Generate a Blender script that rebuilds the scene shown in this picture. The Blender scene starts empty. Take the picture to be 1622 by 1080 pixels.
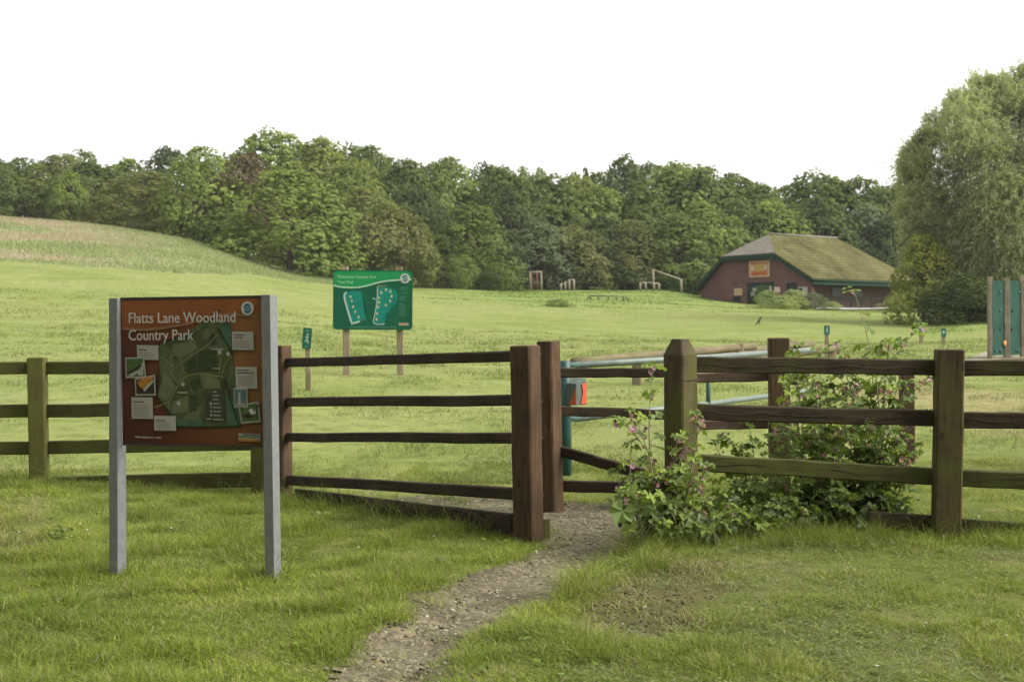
import bpy, bmesh, math, random
import numpy as np
from mathutils import Vector, Matrix

scene = bpy.context.scene
COL = scene.collection
random.seed(7)
R = math.radians

# ------------------------------------------------------------------ camera model
F, CX, CY = 2000.0, 811.0, 540.0          # focal length and centre in pixels of the photograph
EYE = Vector((0, 0, 1.6))
PITCH, ROLL = math.atan(30 / 2000), 0.012
_fw = Vector((0, math.cos(PITCH), -math.sin(PITCH)))
_r0 = Vector((1, 0, 0))
_u0 = Vector((0, math.sin(PITCH), math.cos(PITCH)))
UPV = _u0 * math.cos(ROLL) + _r0 * math.sin(ROLL)
RTV = _r0 * math.cos(ROLL) - _u0 * math.sin(ROLL)


def ray(px, py):
    return RTV * ((px - CX) / F) + UPV * ((CY - py) / F) + _fw


def at(px, py, Y):
    d = ray(px, py)
    return EYE + d * (Y / d.y)


def hz(px):                                # image row of the horizon at a column
    return 510 - ROLL * (px - CX)


# ------------------------------------------------------------------ value noise (numpy)
_rng = np.random.RandomState(11)
_tab = _rng.rand(256, 256)


def vnoise(x, y):
    x = np.asarray(x, float); y = np.asarray(y, float)
    xi = np.floor(x).astype(int); yi = np.floor(y).astype(int)
    fx = x - xi; fy = y - yi
    fx = fx * fx * (3 - 2 * fx); fy = fy * fy * (3 - 2 * fy)
    a = _tab[xi & 255, yi & 255]; b = _tab[(xi + 1) & 255, yi & 255]
    c = _tab[xi & 255, (yi + 1) & 255]; d = _tab[(xi + 1) & 255, (yi + 1) & 255]
    return (a * (1 - fx) + b * fx) * (1 - fy) + (c * (1 - fx) + d * fx) * fy


def fbm(x, y, n=4):
    s = 0; a = .5; t = 0
    for i in range(n):
        s = s + a * vnoise(np.asarray(x) * 2 ** i + 17.3 * i, np.asarray(y) * 2 ** i + 9.1 * i); t += a; a *= .5
    return s / t


def sstep(a, b, x):
    t = np.clip((np.asarray(x, float) - a) / (b - a), 0, 1)
    return t * t * (3 - 2 * t)


# ------------------------------------------------------------------ terrain: heights surveyed by column and distance
DEPTH = [12, 18, 22, 35, 55, 80, 105, 120, 140, 170, 260]
COLS = {
    -160: [768, 660, 612, 542, 462, 405, 352, 334, 334, 338, 380],
    0:    [768, 655, 610, 545, 470, 412, 364, 345, 344, 346, 390],
    280:  [772, 648, 608, 550, 488, 430, 393, 378, 374, 372, 400],
    450:  [774, 645, 607, 555, 503, 456, 436, 430, 425, 420, 430],
    560:  [776, 644, 606, 558, 514, 473, 453, 447, 443, 438, 440],
    660:  [777, 643, 606, 561, 527, 490, 469, 460, 456, 455, 455],
    850:  [777, 643, 607, 564, 535, 501, 478, 467, 459, 457, 457],
    1050: [775, 643, 608, 566, 540, 510, 486, 472, 461, 458, 458],
    1130: [774, 643, 608, 567, 542, 513, 489, 479, 472, 462, 460],
    1290: [772, 643, 609, 568, 544, 514, 494, 488.5, 487, 482, 475],
    1450: [770, 643, 609, 568, 546, 516, 496, 491, 488, 486, 480],
    1560: [768, 643, 608, 568, 545, 512, 505, 503, 500, 498, 490],
    1720: [766, 643, 608, 568, 545, 511, 506, 505, 503, 500, 495],
}


def _pchip(xs, ys, q):
    xs = np.array(xs, float); ys = np.array(ys, float)
    h = np.diff(xs); dl = np.diff(ys) / h
    m = np.zeros(len(xs)); m[0] = dl[0]; m[-1] = dl[-1]
    for i in range(1, len(xs) - 1):
        if dl[i - 1] * dl[i] > 0:
            w1 = 2 * h[i] + h[i - 1]; w2 = h[i] + 2 * h[i - 1]
            m[i] = (w1 + w2) / (w1 / dl[i - 1] + w2 / dl[i])
    i = np.clip(np.searchsorted(xs, q) - 1, 0, len(xs) - 2)
    t = np.clip((q - xs[i]) / h[i], 0, 1)
    return ((1 + 2 * t) * (1 - t) ** 2 * ys[i] + t * (1 - t) ** 2 * h[i] * m[i]
            + t * t * (3 - 2 * t) * ys[i + 1] + t * t * (t - 1) * h[i] * m[i + 1])


LD = np.log(np.array([6, 10] + DEPTH + [900.0]))
QD = np.linspace(math.log(6), math.log(900), 500)
_cx = sorted(COLS)
_rows = []
for c in _cx:
    z = [0, 0]
    for d, y in zip(DEPTH, COLS[c]):
        z.append(1.6 - (y - hz(c)) * d / F)
    z[2] = 0
    z.append(z[-1] + 1)
    _rows.append(_pchip(LD, z, QD))
_rows = np.array(_rows)
_u = (np.array(_cx) - CX) / F
QU = np.linspace(_u[0], _u[-1], 160)
ZG = np.array([_pchip(_u, _rows[:, j], QU) for j in range(len(QD))]).T      # [u, d]


def h_base(x, y):
    x = np.asarray(x, float); y = np.asarray(y, float)
    yy = np.maximum(y, 6)
    a = np.clip((x / yy - QU[0]) / (QU[1] - QU[0]), 0, len(QU) - 1.001)
    b = np.clip((np.log(yy) - QD[0]) / (QD[1] - QD[0]), 0, len(QD) - 1.001)
    ai = a.astype(int); bi = b.astype(int); fa = a - ai; fb = b - bi
    return (ZG[ai, bi] * (1 - fa) + ZG[ai + 1, bi] * fa) * (1 - fb) + (ZG[ai, bi + 1] * (1 - fa) + ZG[ai + 1, bi + 1] * fa) * fb


def h(x, y):
    x = np.asarray(x, float); y = np.asarray(y, float)
    z = h_base(x, y)
    z = z + (fbm(x * .9, y * .9, 3) - .5) * .09 * sstep(60, 10, y) + (fbm(x * .12 + 5, y * .12, 3) - .5) * .5 * sstep(25, 70, y)
    return z


def hf(x, y):
    return float(h(x, y))


def gp(px, py):                            # where a line of sight meets the ground
    d = ray(px, py); t = 3.0
    while t < 400:
        p = EYE + d * t
        if p.z <= hf(p.x, p.y):
            lo, hi = t - max(.05, t * .01), t
            for _ in range(18):
                m = (lo + hi) / 2; q = EYE + d * m
                if q.z <= hf(q.x, q.y): hi = m
                else: lo = m
            return EYE + d * hi
        t += max(.05, t * .01)
    return EYE + d * 400


def gat(px, Y):                            # ground point at column px and distance Y
    d = ray(px, hz(px)); x = d.x / d.y * Y
    return Vector((x, Y, hf(x, Y)))


# ------------------------------------------------------------------ materials
def new_mat(name):
    m = bpy.data.materials.new(name); m.use_nodes = True
    nt = m.node_tree
    return m, nt, nt.nodes['Principled BSDF'], nt.nodes, nt.links


def N(nt, typ, **kw):
    n = nt.nodes.new(typ)
    for k, v in kw.items():
        if k.startswith('i_'):
            n.inputs[k[2:].replace('_', ' ')].default_value = v
        else:
            setattr(n, k, v)
    return n


def ramp(nt, fac, stops):
    r = nt.nodes.new('ShaderNodeValToRGB')
    e = r.color_ramp.elements
    while len(e) < len(stops): e.new(.5)
    for el, (p, c) in zip(e, stops):
        el.position = p; el.color = (*c, 1) if len(c) == 3 else c
    nt.links.new(fac, r.inputs['Fac'])
    return r.outputs['Color']


def mixc(nt, fac, a, b, mode='MIX'):
    m = nt.nodes.new('ShaderNodeMix'); m.data_type = 'RGBA'; m.blend_type = mode
    for sock, v in ((m.inputs['Factor'], fac), (m.inputs['A'], a), (m.inputs['B'], b)):
        if hasattr(v, 'links'): nt.links.new(v, sock)
        elif isinstance(v, (int, float)): sock.default_value = v
        else: sock.default_value = (*v, 1) if len(v) == 3 else v
    return m.outputs['Result']


def noise(nt, scale, detail=3, vec=None, rough=.5, dist=0):
    n = N(nt, 'ShaderNodeTexNoise'); n.inputs['Scale'].default_value = scale; n.inputs['Detail'].default_value = detail
    n.inputs['Roughness'].default_value = rough; n.inputs['Distortion'].default_value = dist
    if vec is not None: nt.links.new(vec, n.inputs['Vector'])
    return n.outputs['Fac']


def mapping(nt, vec, scale):
    m = N(nt, 'ShaderNodeMapping'); m.inputs['Scale'].default_value = scale
    nt.links.new(vec, m.inputs['Vector'])
    return m.outputs['Vector']


def bump(nt, bs, height, strength, dist):
    b = N(nt, 'ShaderNodeBump'); b.inputs['Strength'].default_value = strength; b.inputs['Distance'].default_value = dist
    nt.links.new(height, b.inputs['Height']); nt.links.new(b.outputs['Normal'], bs.inputs['Normal'])


def plain(name, col, rough=.6, var=.12, scale=20, metal=0, spec=.4):
    m, nt, bs, nd, lk = new_mat(name)
    tc = N(nt, 'ShaderNodeTexCoord')
    n = noise(nt, scale, 4, tc.outputs['Object'])
    lo = tuple(c * (1 - var) for c in col); hi = tuple(min(1, c * (1 + var)) for c in col)
    lk.new(ramp(nt, n, [(.3, lo), (.7, hi)]), bs.inputs['Base Color'])
    bs.inputs['Roughness'].default_value = rough; bs.inputs['Metallic'].default_value = metal
    bs.inputs['Specular IOR Level'].default_value = spec
    return m


def wood(name, dark, light, moss=.3, axis='x', mosscol=(.075, .085, .018)):
    """Weathered timber: grain along one local axis, blotches, algae."""
    m, nt, bs, nd, lk = new_mat(name)
    tc = N(nt, 'ShaderNodeTexCoord'); oi = N(nt, 'ShaderNodeObjectInfo')
    off = N(nt, 'ShaderNodeVectorMath', operation='ADD')
    sc = N(nt, 'ShaderNodeVectorMath', operation='SCALE'); sc.inputs['Scale'].default_value = 31.0
    cmb = N(nt, 'ShaderNodeCombineXYZ')
    for k in 'XYZ': lk.new(oi.outputs['Random'], cmb.inputs[k])
    lk.new(cmb.outputs[0], sc.inputs[0])
    lk.new(tc.outputs['Object'], off.inputs[0]); lk.new(sc.outputs[0], off.inputs[1])
    st = (.9, 18, 18) if axis == 'x' else (18, 18, .9)
    g = noise(nt, 3.2, 6, mapping(nt, off.outputs[0], st), .65, .15)
    b = noise(nt, 3.0, 4, off.outputs[0], .6)
    c = ramp(nt, g, [(.30, dark), (.55, tuple((a + q) / 2 for a, q in zip(dark, light))), (.75, light)])
    c = mixc(nt, .55, c, ramp(nt, b, [(.35, (.45, .45, .45)), (.7, (1.35, 1.3, 1.25))]), 'MULTIPLY')
    crack = noise(nt, 5.5, 3, mapping(nt, off.outputs[0], tuple(v * (.5 if v < 1 else 1) for v in st)), .5)
    c = mixc(nt, ramp(nt, crack, [(.22, (.8, .8, .8)), (.31, (0, 0, 0))]), c, tuple(v * .3 for v in dark))
    kn = N(nt, 'ShaderNodeTexVoronoi'); kn.inputs['Scale'].default_value = 3.4
    lk.new(mapping(nt, off.outputs[0], (1, 3.2, 3.2) if axis == 'x' else (3.2, 3.2, 1)), kn.inputs['Vector'])
    c = mixc(nt, ramp(nt, kn.outputs['Distance'], [(.07, (.85, .85, .85)), (.13, (0, 0, 0))]), c, tuple(v * .35 for v in dark))
    mb = noise(nt, 2.2, 5, off.outputs[0], .7)
    mf = ramp(nt, mb, [(.62 - moss * .45, (0, 0, 0)), (.8 - moss * .3, (.85, .85, .85))])
    c = mixc(nt, mf, c, mosscol)
    lk.new(c, bs.inputs['Base Color'])
    bs.inputs['Roughness'].default_value = .8; bs.inputs['Specular IOR Level'].default_value = .18
    bump(nt, bs, g, .55, .006)
    return m


def leaf_mat(name, base=None, trans=.3, var=.35, attr=False, spec=.2, usecol=True):
    """Leaves: the object's own colour (or base) varied leaf by leaf."""
    m, nt, bs, nd, lk = new_mat(name)
    at_ = N(nt, 'ShaderNodeAttribute'); at_.attribute_name = 'rnd'
    if base is None:
        oi = N(nt, 'ShaderNodeObjectInfo'); c = oi.outputs['Color']
    else:
        rgb = N(nt, 'ShaderNodeRGB'); rgb.outputs[0].default_value = (*base, 1); c = rgb.outputs[0]
    v = ramp(nt, at_.outputs['Fac'], [(0, (1 - var, 1 - var, 1 - var * .9)), (.6, (1, 1, 1)), (1, (1 + var * 1.3, 1 + var, 1 - var * .3))])
    c = mixc(nt, 1.0, c, v, 'MULTIPLY')
    lk.new(c, bs.inputs['Base Color'])
    bs.inputs['Roughness'].default_value = .55; bs.inputs['Specular IOR Level'].default_value = spec
    tr = N(nt, 'ShaderNodeBsdfTranslucent'); lk.new(mixc(nt, 1.0, c, (1.15, 1.2, .6), 'MULTIPLY'), tr.inputs['Color'])
    mx = N(nt, 'ShaderNodeMixShader'); mx.inputs['Fac'].default_value = trans
    lk.new(bs.outputs[0], mx.inputs[1]); lk.new(tr.outputs[0], mx.inputs[2])
    lk.new(mx.outputs[0], nd['Material Output'].inputs['Surface'])
    return m


def blade_mat(name, trans=.3):
    m, nt, bs, nd, lk = new_mat(name)
    at_ = N(nt, 'ShaderNodeAttribute'); at_.attribute_name = 'Col'
    c = at_.outputs['Color']
    lk.new(c, bs.inputs['Base Color']); bs.inputs['Roughness'].default_value = .6; bs.inputs['Specular IOR Level'].default_value = .15
    tr = N(nt, 'ShaderNodeBsdfTranslucent'); lk.new(mixc(nt, 1.0, c, (1.1, 1.15, .7), 'MULTIPLY'), tr.inputs['Color'])
    mx = N(nt, 'ShaderNodeMixShader'); mx.inputs['Fac'].default_value = trans
    lk.new(bs.outputs[0], mx.inputs[1]); lk.new(tr.outputs[0], mx.inputs[2])
    lk.new(mx.outputs[0], nd['Material Output'].inputs['Surface'])
    return m


# ------------------------------------------------------------------ objects
def tag(o, label=None, cat=None, group=None, kind=None):
    if label: o['label'] = label
    if cat: o['category'] = cat
    if group: o['group'] = group
    if kind: o['kind'] = kind
    return o


def empty(name, loc, label=None, cat=None, group=None):
    o = bpy.data.objects.new(name, None); COL.objects.link(o); o.location = loc
    o.empty_display_size = .2
    return tag(o, label, cat, group)


def link(name, me, mat=None, parent=None, M=None, smooth=False):
    o = bpy.data.objects.new(name, me); COL.objects.link(o)
    if mat and not me.materials:
        for q in (mat if isinstance(mat, (list, tuple)) else [mat]): me.materials.append(q)
    if smooth:
        me.polygons.foreach_set('use_smooth', [True] * len(me.polygons))
    M = M or Matrix.Identity(4)
    if parent is not None:
        o.parent = parent
        o.matrix_local = world_of(parent).inverted() @ M
    else:
        o.matrix_local = M
    return o


def world_of(o):
    M = Matrix.LocRotScale(o.location, o.rotation_euler, o.scale)
    return world_of(o.parent) @ M if o.parent else M


def np_mesh(name, verts, faces_flat, nper, attrs=None):
    """Fast mesh from numpy arrays; nper = verts per face (int or array)."""
    me = bpy.data.meshes.new(name)
    nv = len(verts); nl = len(faces_flat)
    nf = nl // nper if isinstance(nper, int) else len(nper)
    me.vertices.add(nv); me.vertices.foreach_set('co', np.asarray(verts, np.float32).ravel())
    me.loops.add(nl); me.loops.foreach_set('vertex_index', np.asarray(faces_flat, np.int32))
    me.polygons.add(nf)
    tot = np.full(nf, nper, np.int32) if isinstance(nper, int) else np.asarray(nper, np.int32)
    st = np.concatenate([[0], np.cumsum(tot)[:-1]]).astype(np.int32)
    me.polygons.foreach_set('loop_start', st)
    try: me.polygons.foreach_set('loop_total', tot)
    except Exception: pass
    for k, (dom, typ, arr) in (attrs or {}).items():
        a = me.attributes.new(k, typ, dom)
        a.data.foreach_set('color' if 'COLOR' in typ else 'value', np.asarray(arr, np.float32).ravel())
    me.update(calc_edges=True)
    return me


def beam_mesh(name, L, w, d, axis='x', ch=.009, seg=8, jit=.003, seed=0, top=None, taper=1.0):
    """Sawn timber: chamfered section, slightly uneven along its length. top: None/'flat'/'ridge'/'pyramid' (for axis z)."""
    rnd = random.Random(seed)
    a, b = w / 2, d / 2
    sec = [(-a + ch, -b), (a - ch, -b), (a, -b + ch), (a, b - ch), (a - ch, b), (-a + ch, b), (-a, b - ch), (-a, -b + ch)]
    V, Fc = [], []
    zs = [L * i / seg for i in range(seg + 1)]
    ox = oy = 0
    for i, z in enumerate(zs):
        ox = ox * .7 + rnd.uniform(-jit, jit); oy = oy * .7 + rnd.uniform(-jit, jit)
        k = 1 + (taper - 1) * i / seg
        for (x, y) in sec:
            x, y = x * k + ox + rnd.uniform(-jit, jit) * .4, y * k + oy + rnd.uniform(-jit, jit) * .4
            V.append((x, y, z) if axis == 'z' else (z, x, y))
    n = len(sec)
    for i in range(seg):
        for j in range(n):
            k = (j + 1) % n
            f = (i * n + j, i * n + k, (i + 1) * n + k, (i + 1) * n + j)
            Fc.append(f)
    Fc.append(tuple(reversed(range(n))))
    last = [seg * n + j for j in range(n)]
    if top in ('ridge', 'pyramid'):
        s = len(V); z = L
        if top == 'pyramid':
            kx = ky = .5; hh = .115
        else:
            kx, ky, hh = .42, .42, .07
        for j in range(n):
            x, y = sec[j]
            V.append((x * kx + ox, y * ky + oy, z + hh))
        for j in range(n):
            k = (j + 1) % n
            Fc.append((last[j], last[k], s + k, s + j))
        Fc.append(tuple(s + j for j in range(n)))
    elif top == 'flat':
        s = len(V)
        for j in range(n):
            x, y = sec[j]; V.append((x * .9 + ox, y * .9 + oy, L + .008))
        for j in range(n):
            k = (j + 1) % n
            Fc.append((last[j], last[k], s + k, s + j))
        Fc.append(tuple(s + j for j in range(n)))
    else:
        Fc.append(tuple(last))
    me = bpy.data.meshes.new(name); me.from_pydata(V, [], Fc)
    bm = bmesh.new(); bm.from_mesh(me); bmesh.ops.recalc_face_normals(bm, faces=bm.faces); bm.to_mesh(me); bm.free()
    return me


def frame_x(p0, p1, up=Vector((0, 0, 1))):
    x = (p1 - p0).normalized(); y = up.cross(x).normalized(); z = x.cross(y)
    return Matrix(((x.x, y.x, z.x, p0.x), (x.y, y.y, z.y, p0.y), (x.z, y.z, z.z, p0.z), (0, 0, 0, 1)))


def frame_post(p0, top, rot):
    """Post standing at p0 whose axis points at top, turned by rot about itself."""
    z = (top - p0).normalized(); x = Vector((math.cos(rot), math.sin(rot), 0)); x = (x - z * x.dot(z)).normalized(); y = z.cross(x)
    return Matrix(((x.x, y.x, z.x, p0.x), (x.y, y.y, z.y, p0.y), (x.z, y.z, z.z, p0.z), (0, 0, 0, 1)))


def box_bm(bm, M, sx, sy, sz):
    r = bmesh.ops.create_cube(bm, size=1)
    bmesh.ops.transform(bm, matrix=M @ Matrix.Diagonal((sx, sy, sz, 1)), verts=r['verts'])
    return r['verts']


def bm_obj(name, bm, mat, parent=None, M=None, bevel=0, smooth=False):
    if bevel:
        bmesh.ops.bevel(bm, geom=list(bm.edges), offset=bevel, segments=2, affect='EDGES', profile=.7)
    bmesh.ops.recalc_face_normals(bm, faces=bm.faces)
    me = bpy.data.meshes.new(name); bm.to_mesh(me); bm.free()
    return link(name, me, mat, parent, M, smooth)


def box(name, c, sx, sy, sz, mat, parent=None, rot=0, bevel=.004):
    bm = bmesh.new(); box_bm(bm, Matrix.Identity(4), sx, sy, sz)
    return bm_obj(name, bm, mat, parent, Matrix.Translation(c) @ Matrix.Rotation(rot, 4, 'Z'), bevel)


def tube_data(pts, rad, n=8, V=None, Fc=None, cap=True):
    V = [] if V is None else V; Fc = [] if Fc is None else Fc
    pts = [Vector(p) for p in pts]
    if not hasattr(rad, '__len__'): rad = [rad] * len(pts)
    s = len(V); ref = None
    for i, p in enumerate(pts):
        t = (pts[min(i + 1, len(pts) - 1)] - pts[max(i - 1, 0)]).normalized()
        if ref is None:
            ref = Vector((1, 0, 0)) if abs(t.x) < .8 else Vector((0, 1, 0))
        a = (ref - t * ref.dot(t)).normalized(); ref = a; b = t.cross(a)
        for k in range(n):
            w = 2 * math.pi * k / n
            V.append(tuple(p + (a * math.cos(w) + b * math.sin(w)) * rad[i]))
    for i in range(len(pts) - 1):
        for k in range(n):
            q = (k + 1) % n
            Fc.append((s + i * n + k, s + i * n + q, s + (i + 1) * n + q, s + (i + 1) * n + k))
    if cap:
        Fc.append(tuple(s + k for k in reversed(range(n)))); Fc.append(tuple(s + (len(pts) - 1) * n + k for k in range(n)))
    return V, Fc


def pyd(name, V, Fc, mat, parent=None, M=None, smooth=False):
    me = bpy.data.meshes.new(name); me.from_pydata([tuple(v) for v in V], [], Fc); me.update()
    return link(name, me, mat, parent, M, smooth)


def tube(name, pts, rad, mat, parent=None, n=10):
    o0 = Vector(pts[0])
    V, Fc = tube_data([Vector(p) - o0 for p in pts], rad, n)
    return pyd(name, V, Fc, mat, parent, Matrix.Translation(o0), True)


def prism(name, poly, th, mat, parent=None, M=None, bevel=0):
    """Flat outline in local XZ, extruded th along local +Y (away from the viewer)."""
    bm = bmesh.new()
    f = bm.faces.new([bm.verts.new((x, 0, z)) for x, z in poly])
    r = bmesh.ops.extrude_face_region(bm, geom=[f])
    bmesh.ops.translate(bm, vec=(0, th, 0), verts=[v for v in r['geom'] if isinstance(v, bmesh.types.BMVert)])
    return bm_obj(name, bm, mat, parent, M, bevel)


def text_mesh(name, body, size, mat, parent, M, xs=1.0, align='LEFT', bold=0.0):
    cu = bpy.data.curves.new(name, 'FONT'); cu.body = body; cu.size = size; cu.align_x = align
    cu.extrude = .0008; cu.offset = bold; cu.resolution_u = 3
    to = bpy.data.objects.new(name + '_tmp', cu); COL.objects.link(to)
    dg = bpy.context.evaluated_depsgraph_get(); dg.update()
    me = bpy.data.meshes.new_from_object(to.evaluated_get(dg)); me.name = name
    bpy.data.objects.remove(to); bpy.data.curves.remove(cu)
    # text lies in XY; stand it up in XZ facing -Y
    me.transform(Matrix.Rotation(math.pi / 2, 4, 'X') @ Matrix.Diagonal((xs, 1, 1, 1)))
    me.materials.clear()
    return link(name, me, mat, parent, M)
# ------------------------------------------------------------------ where things run on the ground
def flat(px, py):
    d = ray(px, py); t = -EYE.z / d.z
    return (d.x * t, d.y * t)


PATH_POLY = [flat(*p) for p in [
    (500, 1300), (535, 1090), (590, 1025), (640, 965), (700, 935), (770, 905), (858, 885), (880, 868), (868, 852),
    (800, 838), (700, 812), (600, 799), (640, 788), (760, 786), (860, 792), (960, 797), (1040, 800), (1052, 830), (1020, 848),
    (985, 880), (930, 912), (860, 945), (800, 990), (745, 1030), (690, 1090), (640, 1300)]]


def poly_sd(poly, x, y):
    """signed distance to a polygon, negative inside (numpy)."""
    x = np.asarray(x, float); y = np.asarray(y, float)
    d = np.full(x.shape, 1e9); ins = np.zeros(x.shape, bool)
    n = len(poly)
    for i in range(n):
        ax, ay = poly[i]; bx, by = poly[(i + 1) % n]
        ex, ey = bx - ax, by - ay
        t = np.clip(((x - ax) * ex + (y - ay) * ey) / (ex * ex + ey * ey), 0, 1)
        d = np.minimum(d, (x - ax - ex * t) ** 2 + (y - ay - ey * t) ** 2)
        c = ((ay > y) != (by > y))
        with np.errstate(divide='ignore', invalid='ignore'):
            xi = ax + (y - ay) / (by - ay + 1e-12) * ex
        ins ^= c & (x < xi)
    d = np.sqrt(d)
    return np.where(ins, -d, d)


def path_sd(x, y):
    return poly_sd(PATH_POLY, x, y) + (fbm(np.asarray(x) * 5, np.asarray(y) * 5, 3) - .5) * .34


def seg_dist(a, b, x, y):
    ex, ey = b[0] - a[0], b[1] - a[1]
    t = np.clip(((x - a[0]) * ex + (y - a[1]) * ey) / (ex * ex + ey * ey), 0, 1)
    return np.hypot(x - a[0] - ex * t, y - a[1] - ey * t)


# fence posts: image column, image row of the foot
FP = {'L0': (-330, 755), 'L1': (63, 767), 'L2': (412, 778), 'M1': (452, 784), 'G': (838, 858),
      'B1': (872, 802), 'B2': (1234, 792), 'C': (1078, 848), 'R1': (1497, 845), 'R2': (1915, 852)}
FPG = {k: flat(*v) for k, v in FP.items()}
FENCE_SEGS = [('L0', 'L1'), ('L1', 'L2'), ('M1', 'G'), ('C', 'R1'), ('R1', 'R2')]


def fence_d(x, y):
    d = np.full(np.asarray(x).shape, 1e9)
    for a, b in FENCE_SEGS:
        d = np.minimum(d, seg_dist(FPG[a], FPG[b], x, y))
    for q in (flat(186, 905), flat(427, 915)):              # feet of the map board
        d = np.minimum(d, np.hypot(x - q[0], y - q[1]) * 1.6)
    return d


BARE = [flat(*p) for p in [(905, 985), (960, 930), (1060, 895), (1150, 890), (1180, 915), (1120, 950), (1090, 985), (1010, 1000), (940, 1010)]]
BARE2 = [flat(*p) for p in [(-60, 800), (60, 790), (90, 830), (40, 880), (-60, 890)]]


def bare_m(x, y):
    n = (fbm(np.asarray(x) * 4 + 3, np.asarray(y) * 4, 3) - .5) * .5
    a = sstep(.16, -.12, poly_sd(BARE, x, y) + n)
    b = .55 * sstep(.16, -.12, poly_sd(BARE2, x, y) + n)
    return np.maximum(a, b)


def pxcol(x, y):
    return CX + F * np.asarray(x) / np.maximum(np.asarray(y), 1)


def meadow_m(x, y):
    """unmown hill on the left: begins at the mown edge"""
    c = pxcol(x, y)
    edge = np.interp(c, [-200, 0, 280, 450, 560, 640], [79, 79, 80, 92, 104, 118])
    edge = edge + (fbm(np.asarray(x) * .25, np.asarray(y) * .25, 3) - .5) * 7
    return sstep(-1.2, 1.2, np.asarray(y) - edge) * sstep(660, 600, c)


def lush_m(x, y):
    """banks and rough strips that stay bright green"""
    x = np.asarray(x, float); y = np.asarray(y, float); c = pxcol(x, y)
    n = (fbm(x * .16 + 8, y * .3, 4) - .5)
    a = sstep(1440, 1500, c + n * 120) * sstep(66, 76, y + n * 14)
    b = sstep(650, 760, c + n * 150) * sstep(92, 116, y + n * 46)
    return np.clip(np.maximum(a, b * .9), 0, 1)


# ------------------------------------------------------------------ ground sheet
def axis_steps(lo, hi, segs):
    out = [lo]
    while out[-1] < hi:
        s = next((st for (a, b, st) in segs if a <= out[-1] < b), segs[-1][2])
        out.append(out[-1] + s)
    return np.array(out)


gx = axis_steps(-420, 420, [(-420, -120, 12), (-120, -50, 2.5), (-50, -9, .8), (-9, -5, .25), (-5, 5, .1), (5, 9, .25), (9, 50, .8), (50, 120, 2.5), (120, 420, 12)])
gy = axis_steps(-40, 760, [(-40, 2, 3), (2, 13.5, .1), (13.5, 25, .3), (25, 60, .8), (60, 180, 1.3), (180, 300, 6), (300, 800, 25)])
GX, GY = np.meshgrid(gx, gy)
GZ = h(GX, GY)
psd = np.full(GX.shape, 9.0)
nearm = (GY > 2) & (GY < 14) & (np.abs(GX) < 9)
psd[nearm] = path_sd(GX[nearm], GY[nearm])
GZ = GZ - .045 * sstep(.1, -.25, psd)                         # trodden hollow
bm_ = np.zeros(GX.shape); bm_[nearm] = bare_m(GX[nearm], GY[nearm])


def lin(*c):
    return np.array(c)


def mixn(a, b, m):
    return a * (1 - m[..., None]) + b * m[..., None]


def ground_colour(x, y):
    pale, mown2 = lin(.163, .186, .062), lin(.134, .165, .045)
    n1 = fbm(x * .35, y * .9, 4); n2 = fbm(x * .07 + 4, y * .12, 3)
    c = mixn(np.broadcast_to(pale, x.shape + (3,)), np.broadcast_to(mown2, x.shape + (3,)), sstep(.42, .62, n1 * .6 + n2 * .4))
    c = mixn(c, np.broadcast_to(lin(.185, .205, .09), c.shape), .5 * sstep(.55, .75, fbm(x * .6 + 31, y * 1.4, 4)))
    c = mixn(c, np.broadcast_to(lin(.135, .185, .05), c.shape), lush_m(x, y) * (.7 + .3 * n1))
    me = meadow_m(x, y)
    straw = mixn(np.broadcast_to(lin(.165, .19, .085), c.shape), np.broadcast_to(lin(.25, .215, .145), c.shape),
                 sstep(.38, .62, fbm(x * .09, y * .3 + 9, 3)) * sstep(330, 20, pxcol(x, y)))
    c = mixn(c, straw, me)
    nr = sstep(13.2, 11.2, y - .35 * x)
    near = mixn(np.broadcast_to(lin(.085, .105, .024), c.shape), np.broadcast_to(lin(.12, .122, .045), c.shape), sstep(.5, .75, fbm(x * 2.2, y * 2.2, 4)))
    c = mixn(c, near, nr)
    # bark chips scattered in front of the climbing wall
    d = np.hypot((x - 7.4) / 2.2, (y - 18) / 4.2) + (fbm(x * .9, y * .9, 3) - .5) * .9
    c = mixn(c, np.broadcast_to(lin(.22, .16, .1), c.shape), .4 * sstep(1.0, .6, d))
    return c


gc = ground_colour(GX, GY)
gc = mixn(gc, np.broadcast_to(lin(.07, .054, .028), gc.shape), bm_ * .65)
gc = mixn(gc, np.broadcast_to(lin(.15, .128, .08), gc.shape), sstep(.12, -.02, psd))
ny, nx = GX.shape
ii = np.arange(nx * ny).reshape(ny, nx)
quads = np.stack([ii[:-1, :-1], ii[:-1, 1:], ii[1:, 1:], ii[1:, :-1]], -1).reshape(-1, 4)
gv = np.stack([GX, GY, GZ], -1).reshape(-1, 3)
col4 = np.concatenate([gc.reshape(-1, 3), np.ones((nx * ny, 1))], 1)
me = np_mesh('ground', gv, quads.ravel(), 4, {'Col': ('POINT', 'FLOAT_COLOR', col4)})

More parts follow.
